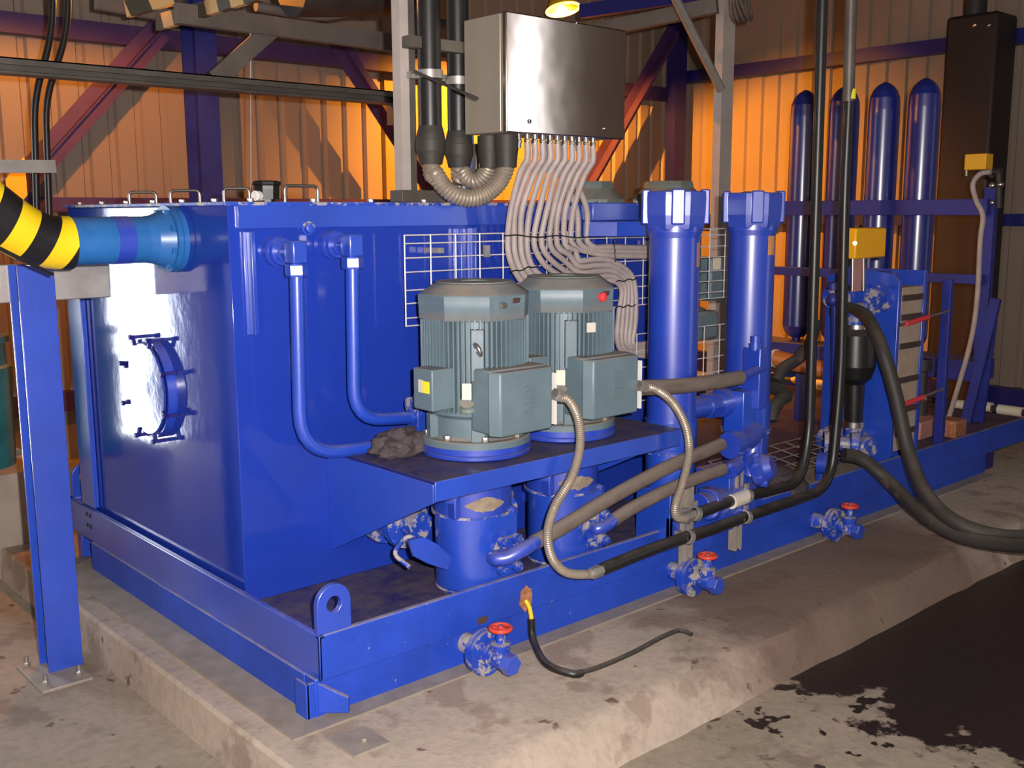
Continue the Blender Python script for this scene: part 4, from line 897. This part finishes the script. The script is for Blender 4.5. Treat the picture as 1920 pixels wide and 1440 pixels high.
P(bl, 'sleeve', MB().lathe(a, b-a, [(0, .045), (hh*.42, .052), (hh*.48, .085), (hh*.6, .105), (hh*.9, .095), (hh*.96, .06), (hh, .045)], 24), 'rubber')
P(bl, 'band', MB().lathe(a, b-a, [(hh*.96, .062), (hh, .062)], 24), 'steel'); P(bl, 'band', MB().lathe(a, b-a, [(0, .058), (.03, .058)], 24), 'steel')
P(bl, 'neck', MB().pipe([b, b+V(.0, 0, .06), (3.50, b.y-.02, b.z+.08)], .05, .05), 'blue_dusty')
P(bl, 'neck', MB().pipe([a, a-V(0, 0, .05), (3.50, a.y, a.z-.08)], .05, .05), 'blue_dusty')
S('thin_blue_pipe', 'thin upright blue pipe just left of the black bellows', 'pipe', MB().cyl((3.313, 0.200, 0.132), (3.230, 0.200, 1.110), .020).ball((3.210, 0.200, 1.105), .034).cyl((3.206, 0.200, 1.160), (3.203, 0.200, 1.192), .03), 'blue_beam')
lv = T('inlet_valve', 'dusty blue valve with round bonnet at the foot of the black conduits', 'valve', (3.084, 0.000, 0.334))
P(lv, 'valve_body', MB().lathe(V((3.055, 0.120, 0.400)), (.55, -.8, 0), [(0, .06), (.05, .06), (.07, .035), (.12, .035), (.13, .06), (.16, .06)], 22).ball((3.259, 0.060, 0.366), .05), 'blue_dusty')
P(lv, 'round_bonnet', MB().lathe(V((3.278, 0.020, 0.361)), (-.3, -.95, .1), [(0, .055), (.03, .055), (.04, .045)], 22), 'blue_dusty')
P(lv, 'lower_flange', MB().lathe(V((2.901, 0.050, 0.334)), (.3, -.95, 0), [(0, .055), (.05, .055)], 22).cyl((2.933, 0.050, 0.229), (2.927, 0.050, 0.297), .03), 'blue')
# yellow sensors
y1 = T('yellow_sensor_box', 'yellow sensor box on a short stalk above the heat exchanger', 'sensor', (3.288, 0.120, 1.151))
P(y1, 'housing', MB().box((3.231, 0.120, 1.393)[0], (3.526, 0.120, 1.387)[0], .10, .19, 1.313, 1.465), 'yellow2', bev=.008)
P(y1, 'stalk', MB().cyl((3.304, 0.150, 1.149), (3.294, 0.150, 1.314), .008).cyl((3.413, 0.150, 1.143), (3.397, 0.150, 1.311), .008), 'steel')
P(y1, 'stalk_plate', MB().box((3.324, 0.160, 1.229)[0], (3.407, 0.160, 1.225)[0], .16, .17, 1.141, 1.314), 'label_pink')
P(y1, 'cover_screw', MB().cyl((3.222, 0.100, 1.391), (3.196, 0.085, 1.392), .010), 'bolt')
y2 = T('yellow_sensor_box', 'smaller yellow sensor box high beside the far right frame post', 'sensor', (5.000, 0.338, 1.785))
P(y2, 'housing', MB().box(5.0, 5.1, (5.000, 0.280, 1.854)[1], (5.000, 0.416, 1.860)[1], (5.000, 0.339, 1.798)[2], (5.000, 0.345, 1.895)[2]), 'yellow2', bev=.006)
P(y2, 'stalk', MB().cyl((5.020, 0.408, 1.801), (5.020, 0.406, 1.762), .008), 'galv')
P(y2, 'bracket_arm', MB().bar((5.050, 0.355, 1.807), (5.120, 0.284, 1.760), .02, .03), 'dark')
# ------------------------------------------------------------------ accumulators on their rack
ac0 = None
def make_acc(y, label):
    t = T('accumulator_bottle', label, 'cylinder', (5.2, y, .62), 'tall blue accumulator bottles')
    r = .103; pr = [(0, .02), (.012, .06), (.05, .09), (.09, r)]+[(1.60, r), (1.68, .098), (1.73, .078), (1.76, .052), (1.775, .03), (1.785, .012)]
    P(t, 'shell', MB().lathe((5.2, y, .62), (0, 0, 1), pr, 36), 'blue_bottle')
    P(t, 'neck', MB().cyl((5.2, y, .55), (5.2, y, .63), .03), 'blue_dark')
    return t
A = make_acc(.800, 'rightmost tall blue accumulator bottle on the rack')
dup(A, (5.2, 1.085, .62), 'tall blue accumulator bottle second from the right on the rack')
dup(A, (5.2, 1.385, .62), 'tall blue accumulator bottle third from the right, behind the black conduits')
dup(A, (5.2, 1.70, .62), 'leftmost tall blue accumulator bottle on the rack')
fr = T('accumulator_rack', 'blue steel rack holding the accumulator bottles', 'rack', (5.1, 1.0, .2))
P(fr, 'rail', MB().box(5.03, 5.08, .27, 2.10, 1.52, 1.62), 'blue_beam', bev=.003)
P(fr, 'rail', MB().box(5.03, 5.08, .27, 2.10, 1.09, 1.15), 'blue_beam', bev=.003)
P(fr, 'rail', MB().box(5.03, 5.30, .27, 2.10, .47, .60), 'blue_beam', bev=.003)
P(fr, 'rack_post', MB().box(5.09, 5.15, .25, .32, .216, (5.100, 0.284, 1.695)[2]), 'blue_beam', bev=.003)
P(fr, 'rack_post', MB().box(5.28, 5.34, 2.04, 2.10, .216, 1.62), 'blue_beam', bev=.003)
P(fr, 'diagonal_brace', MB().bar((5.000, 0.159, 1.011), (5.000, 0.323, 0.046), .03, .06), 'blue_beam')
P(fr, 'gusset', MB().prism([(5.060, 0.175, 0.873), (5.060, 0.214, 0.566), (5.060, 0.352, 0.061), (5.060, 0.221, 0.082)], (.02, 0, 0)), 'blue_beam')
for z in (1.57, 1.12): 
    for y in (.80, 1.085, 1.385, 1.70): P(fr, 'bottle_strap', MB().ring((5.2, y, z-.02), (0, 0, 1), .104, .109, .04, 32), 'blue_dark')
sc = T('sensor_cable', 'thin grey flexible cable looping down the far right frame post', 'cable', (4.950, 0.343, 0.184))
P(sc, 'cable_run', MB().hose([(4.960, 0.227, 1.781), (4.960, 0.292, 1.770), (4.960, 0.334, 1.710), (4.960, 0.307, 1.613), (4.960, 0.258, 1.515), (4.960, 0.264, 1.369), (4.960, 0.259, 1.007), (4.960, 0.281, 0.738), (4.960, 0.346, 0.424), (4.960, 0.416, 0.143), (4.940, 0.466, 0.078)], .016), 'cable')
sh = T('pressure_switch', 'small steel pressure switch on top of the far right frame post', 'sensor', (5.000, 0.195, 1.531))
P(sh, 'body', MB().cyl((5.000, 0.232, 1.782), (5.000, 0.181, 1.781), .02).cyl((5.000, 0.196, 1.772), (5.000, 0.181, 1.563), .018), 'dark')
P(sh, 'fitting', MB().ball((4.980, 0.221, 1.699), .02), 'steel'); P(sh, 'fitting', MB().ball((4.980, 0.173, 1.704), .018), 'steel'); P(sh, 'fitting', MB().ball((4.980, 0.214, 1.596), .015), 'steel')
# equipment inside the frame at the far right
S('small_valve', 'small steel pilot valve between the heat exchanger uprights', 'valve', MB().lathe((4.500, 0.350, 0.444), (0, 0, 1), [(-.14, .04), (.0, .045), (.02, .03), (.14, .03), (.15, .05), (.22, .05)], 16), 'dark')
S('round_fitting', 'bright brass fitting low between the heat exchanger uprights', 'fitting', MB().ball((4.410, 0.300, 0.435), .03), 'steel')
S('small_block', 'dusty pink steel block at the foot of the slanting brace', 'block', MB().box((4.256, 0.250, 0.211)[0], (4.551, 0.250, 0.167)[0], .22, .34, .217, .32), 'label_pink', bev=.006)
S('rust_block', 'rust red steel block beside the slanting brace foot', 'block', MB().box((4.446, 0.120, 0.223)[0], (4.586, 0.120, 0.203)[0], .10, .22, .217, .32), 'rust', bev=.006)
# orange drum, white flange, cream pipe run
og = T('orange_cylinder', 'orange horizontal cylinder with white end cap behind the conduits', 'cylinder', (4.300, 1.077, 0.550))
P(og, 'barrel', MB().cyl((4.300, 1.257, 0.594), (4.300, 0.800, 0.546), .055), 'orange')
P(og, 'cradle', MB().box(4.25, 4.35, (4.300, 0.999, 0.558)[1], (4.300, 1.077, 0.550)[1], .216, (4.300, 1.036, 0.520)[2]), 'blue_dark')
P(og, 'end_cap', MB().lathe((4.300, 1.257, 0.594), (0, 1, 0), [(0, .06), (.02, .06), (.021, .02), (.04, .015)], 24), 'white')
cp = T('cream_pipe', 'cream plastic pipe run in short lengths at the far end of the skid', 'pipe', (5.600, 1.014, 0.209))
segs = [((5.600, 1.943, 0.226), (5.600, 1.842, 0.225)), ((5.600, 1.765, 0.221), (5.600, 1.662, 0.221)), ((5.600, 0.672, 0.207), (5.600, 0.580, 0.208)), ((5.600, 0.495, 0.220), (5.600, 0.396, 0.219)), ((5.600, 0.352, 0.213), (5.600, 0.189, 0.214))]
for p, q in segs:
    P(cp, 'pipe_length', MB().cyl(p, q, .034), 'cream')
P(cp, 'core_pipe', MB().cyl((5.600, 2.057, 0.221), (5.600, 0.113, 0.210), .023), 'dark')
P(cp, 'cone_end', MB().cyl(segs[0][0], (5.600, 2.042, 0.223), .032, .004), 'cream')
# ------------------------------------------------------------------ big black rubber hoses at right
bh = [[(3.440, 0.249, 1.044), (3.353, 0.100, 1.021), (3.154, -0.100, 0.911), (3.137, -0.200, 0.689), (3.113, -0.300, 0.408), (2.999, -0.450, 0.263), (2.945, -0.620, 0.177), (2.972, -0.800, 0.146), (2.967, -1.000, 0.187)],
      [(3.008, -0.020, 0.371), (3.086, -0.080, 0.343), (3.134, -0.200, 0.241), (2.986, -0.450, 0.164), (2.941, -0.650, 0.118), (2.911, -0.850, 0.135), (2.840, -1.050, 0.194)],
      [(3.335, 0.160, 1.106), (3.271, 0.000, 1.013), (3.183, -0.120, 0.871), (3.164, -0.220, 0.663), (3.157, -0.310, 0.403), (3.166, -0.400, 0.248), (3.255, -0.500, 0.134), (3.445, -0.600, 0.033), (3.873, -0.660, -0.059)]]
for pts, lab, r in ((bh[0], 'thick black hose from the heat exchanger top arching out to the right', .034), (bh[1], 'thick brownish hose from the low valve running out to the right', .033)):
    S('rubber_hose', lab, 'hose', MB().hose(pts, r, 18), 'rubber_dusty', group='thick hoses at the right')
S('grey_hose', 'dark drooping hose behind the rear black conduit', 'hose', MB().hose([(3.221, 0.300, 0.994), (3.180, 0.300, 0.887), (3.088, 0.300, 0.812), (2.949, 0.300, 0.771), (2.884, 0.300, 0.710)], .03), 'rubber_dusty')
S('black_bag', 'dusty dark brown cloth heaped behind the bend of the conduits', 'cloth', MB().lathe((2.62, .12, .225), (0, 0, 1), [(0, .17), (.05, .17), (.10, .12), (.13, .05)], 12), 'rock')
# ------------------------------------------------------------------ steelwork at the back
S('steel_column', 'blue painted steel column against the back wall left of the cabinet', 'column', MB().box(1.87, 2.03, 4.45, 4.46, -.14, 4.2).box(1.87, 2.03, 4.66, 4.67, -.14, 4.2).box(1.945, 1.955, 4.46, 4.66, -.14, 4.2), 'blue_beam')
S('steel_column', 'dark upright steel column in the far corner right of the cabinet', 'column', MB().box((7.130, 4.500, 2.078)[0], (7.303, 4.500, 2.083)[0], 4.5, 4.62, -.14, 4.2), 'blue_dark')
tall = T('steel_duct', 'tall dark brown duct standing before the right wall', 'duct', (7.1, 1.38, .3))
P(tall, 'duct_body', MB().box(7.02, 7.38, 1.17, 1.60, .30, 3.10), 'brown', bev=.03)
P(tall, 'duct_base', MB().box(7.10, 7.36, 1.25, 1.52, -.149, .30), 'brown')
P(tall, 'lamp_fitting', MB().ball((7.000, 1.348, 3.005), .022).ball((7.000, 1.233, 2.990), .018), 'steel')
P(tall, 'top_elbow', MB().pipe([(7.2, 1.45, 3.08), (7.2, 1.45, 3.35), (7.2, 1.0, 3.6)], .09, .15), 'dark')
def brace(label, p, q, w=.17, d=.06, down=None):
    p, q = V(p), V(q)
    if down == 0: p = q+(p-q)*((q.z+.14)/(q.z-p.z))
    if down == 1: q = p+(q-p)*((p.z+.14)/(p.z-q.z))
    S('diagonal_brace', label, 'brace', MB().bar(p, q, .008, w, (0, 0, 1)).bar(V(p)+V(0, -d/2, 0), V(q)+V(0, -d/2, 0), d, .008), 'purple', group='diagonal wall braces')
brace('diagonal brace rising left of the blue back column', (0.646, 4.450, 1.738), (1.620, 4.450, 2.786))
brace('diagonal brace falling right behind the cable tray end', (3.053, 4.500, 2.867), (3.771, 4.500, 1.980), down=1)
brace('broad diagonal brace rising to the corner right of the cabinet', (6.163, 4.500, 2.213), (7.071, 4.500, 3.350), .19, .09, down=0)
hb = T('striped_brace', 'yellow and black striped lower end of the left diagonal brace', 'brace', (0.507, 4.100, 1.713))
P(hb, 'striped_sleeve', MB().bar((0.468, 4.220, 1.619), (0.653, 4.220, 1.846), .02, .15), hazard('brace_bands', (.85, .5, .02), (.03, .01, .02), 'X', .24, off=.1))
TZ0, TZ1, TX1 = 2.145, 2.212, (2.037, 2.300, 2.205)[0]
S('cable_tray', 'long grey cable tray crossing in front of the back wall', 'tray', MB().box(-1.3, TX1, 2.3, 2.31, TZ0, TZ1).box(-1.3, TX1, 2.21, 2.3, TZ1-.006, TZ1).box(-1.3, TX1, 2.21, 2.216, TZ1-.03, TZ1).box(-1.3, TX1, 2.285, 2.3, TZ0+.022, TZ0+.027).box(-1.3, TX1, 2.21, 2.3, TZ0, TZ0+.005), 'galvdark')
S('tray_bracket', 'dark bracket at the right end of the cable tray', 'bracket', MB().box((1.994, 2.300, 2.109)[0], (2.064, 2.300, 2.113)[0], 2.28, 2.34, 2.038, 2.215), 'dark')
for k, xx in enumerate((470, 0)):
    pass
# platform overhead
pf = T('overhead_platform', 'dark grated platform overhead with grey edge beams', 'platform', (3.0, 2.6, 2.6))
P(pf, 'edge_beam', MB().bar((0.797, 2.400, 2.515), (3.228, 2.400, 2.493), .05, .095), 'beamgrey')
P(pf, 'edge_beam', MB().bar((3.466, 2.500, 2.671), (3.889, 1.500, 2.800), .06, .09), 'beamgrey')
P(pf, 'cross_beam', MB().bar((1.6, 1.2, 3.05), (1.6, 2.4, 3.05), .06, .12), 'dark')
P(pf, 'cross_beam', MB().bar((2.6, 1.2, 3.05), (2.6, 2.4, 3.05), .06, .12), 'dark')
P(pf, 'cross_beam', MB().bar((-.5, 2.4, 2.72), (.9, 2.4, 2.72), .06, .06), 'beamgrey')
P(pf, 'angle_brace', MB().bar((0.991, 2.400, 2.220), (1.352, 2.400, 2.526), .02, .09), 'beamgrey')
P(pf, 'hanger_rod', MB().cyl((1.201, 2.400, 2.562), (1.185, 2.400, 2.230), .005), 'steel')
P(pf, 'hanger_rod', MB().cyl((1.228, 2.450, 2.572), (1.185, 2.450, 1.627), .0035), 'galv')
P(pf, 'deck', MB().box(1.0, 3.3, 1.1, 2.45, 3.15, 3.18), 'dark')
P(pf, 'longitudinal_beam', MB().bar((3.816, 2.600, 2.905), (3.935, 1.600, 2.899), .05, .09), 'blue_dark')
for k in range(9): P(pf, 'joist', MB().bar((1.0, 1.3+.14*k, 3.115), (3.3, 1.3+.14*k, 3.115), .03, .07), 'dark')
S('overhead_pipe', 'large rust brown pipe running under the platform', 'pipe', MB().cyl((1.205, 2.000, 2.632), (1.890, 2.000, 2.714), .14), 'rust_dark' if 'rust_dark' in M else 'dark')
S('overhead_pipe', 'sagging thin dark pipe under the platform', 'pipe', MB().hose([(1.123, 2.200, 2.559), (1.489, 2.200, 2.555), (1.822, 2.200, 2.626), (2.180, 2.200, 2.606), (2.778, 2.200, 2.612)], .024), 'beamgrey')
hz3 = hazard('edge_board_stripes', (.62, .38, .16), (.06, .055, .04), 'Y', .25, off=.55, slant=-.4)
S('striped_edge_board', 'black and cream striped stair edge board overhead', 'board', MB().prism([(.9, 2.88, 2.505), (.9, 2.87, 2.585), (.9, 1.70, 2.56), (.9, 1.70, 2.50)], (.03, 0, 0)), hz3)
S('striped_edge_board', 'short striped stair edge piece at the upper left', 'board', MB().bar((0.760, 2.900, 2.597), (0.938, 2.600, 2.655), .03, .08), hz3)
S('stair_stringer', 'dark stair stringer behind the striped edge boards', 'beam', MB().bar((0.639, 3.000, 2.631), (1.072, 3.000, 2.609), .05, .06), 'beamgrey')
# coil of cable on the galvanised post
cc = T('cable_coil', 'coil of brown cable hung at the top of the galvanised post', 'coil', (3.944, 1.400, 2.761))
for k in range(4): P(cc, 'loop', MB().torus(V((3.931, 1.400, 2.816))+V(.012*k, -.01*k, .012*k), (.4, -.9, .1*k), .12+.012*k, .010, 36), 'hose')
# ------------------------------------------------------------------ sodium lamp
m, N, L, B = newmat('glowing_bulb_glass'); B.inputs['Emission Color'].default_value = (1, .62, .10, 1); B.inputs['Emission Strength'].default_value = 5; B.inputs['Base Color'].default_value = (1, .7, .2, 1); M['glow'] = m
def bay_lamp(LAMP, label, tilt=0):
    lm = T('bay_lamp', label, 'lamp', LAMP, 'sodium bay lamps')
    P(lm, 'lamp_shade', MB().lathe(LAMP+V(0, 0, -.012), (0, 0, 1), [(0, .135), (.03, .128), (.10, .09), (.16, .06), (.165, .055), (.155, .052), (.095, .084), (.028, .122), (.0, .129), (0, .135)], 36, cap=False), 'yellow')
    P(lm, 'lamp_neck', MB().cyl(LAMP+V(0, 0, .15), LAMP+V(0, 0, .28), .05), 'dark')
    P(lm, 'bulb', MB().lathe(LAMP+V(0, 0, .06), (0, 0, 1), [(0, .02), (.01, .05), (.05, .05), (.09, .02)], 20), 'glow')
    P(lm, 'lens_ring', MB().torus(LAMP+V(0, 0, -.002), (0, 0, 1), .134, .011, 36), 'glow', label='glowing yellow rim')
    for ch in lm.children: ch.rotation_euler = (math.radians(tilt), 0, 0)
    P(lm, 'hanger', MB().cyl(LAMP+V(0, 0, .27), (LAMP.x, LAMP.y, 4.3), .012), 'dark')
bay_lamp(LAMP, 'glowing yellow bell lamp above the stainless cabinet', -14)
bay_lamp(LAMP2, 'bell lamp high over the tank, just above the picture edge')
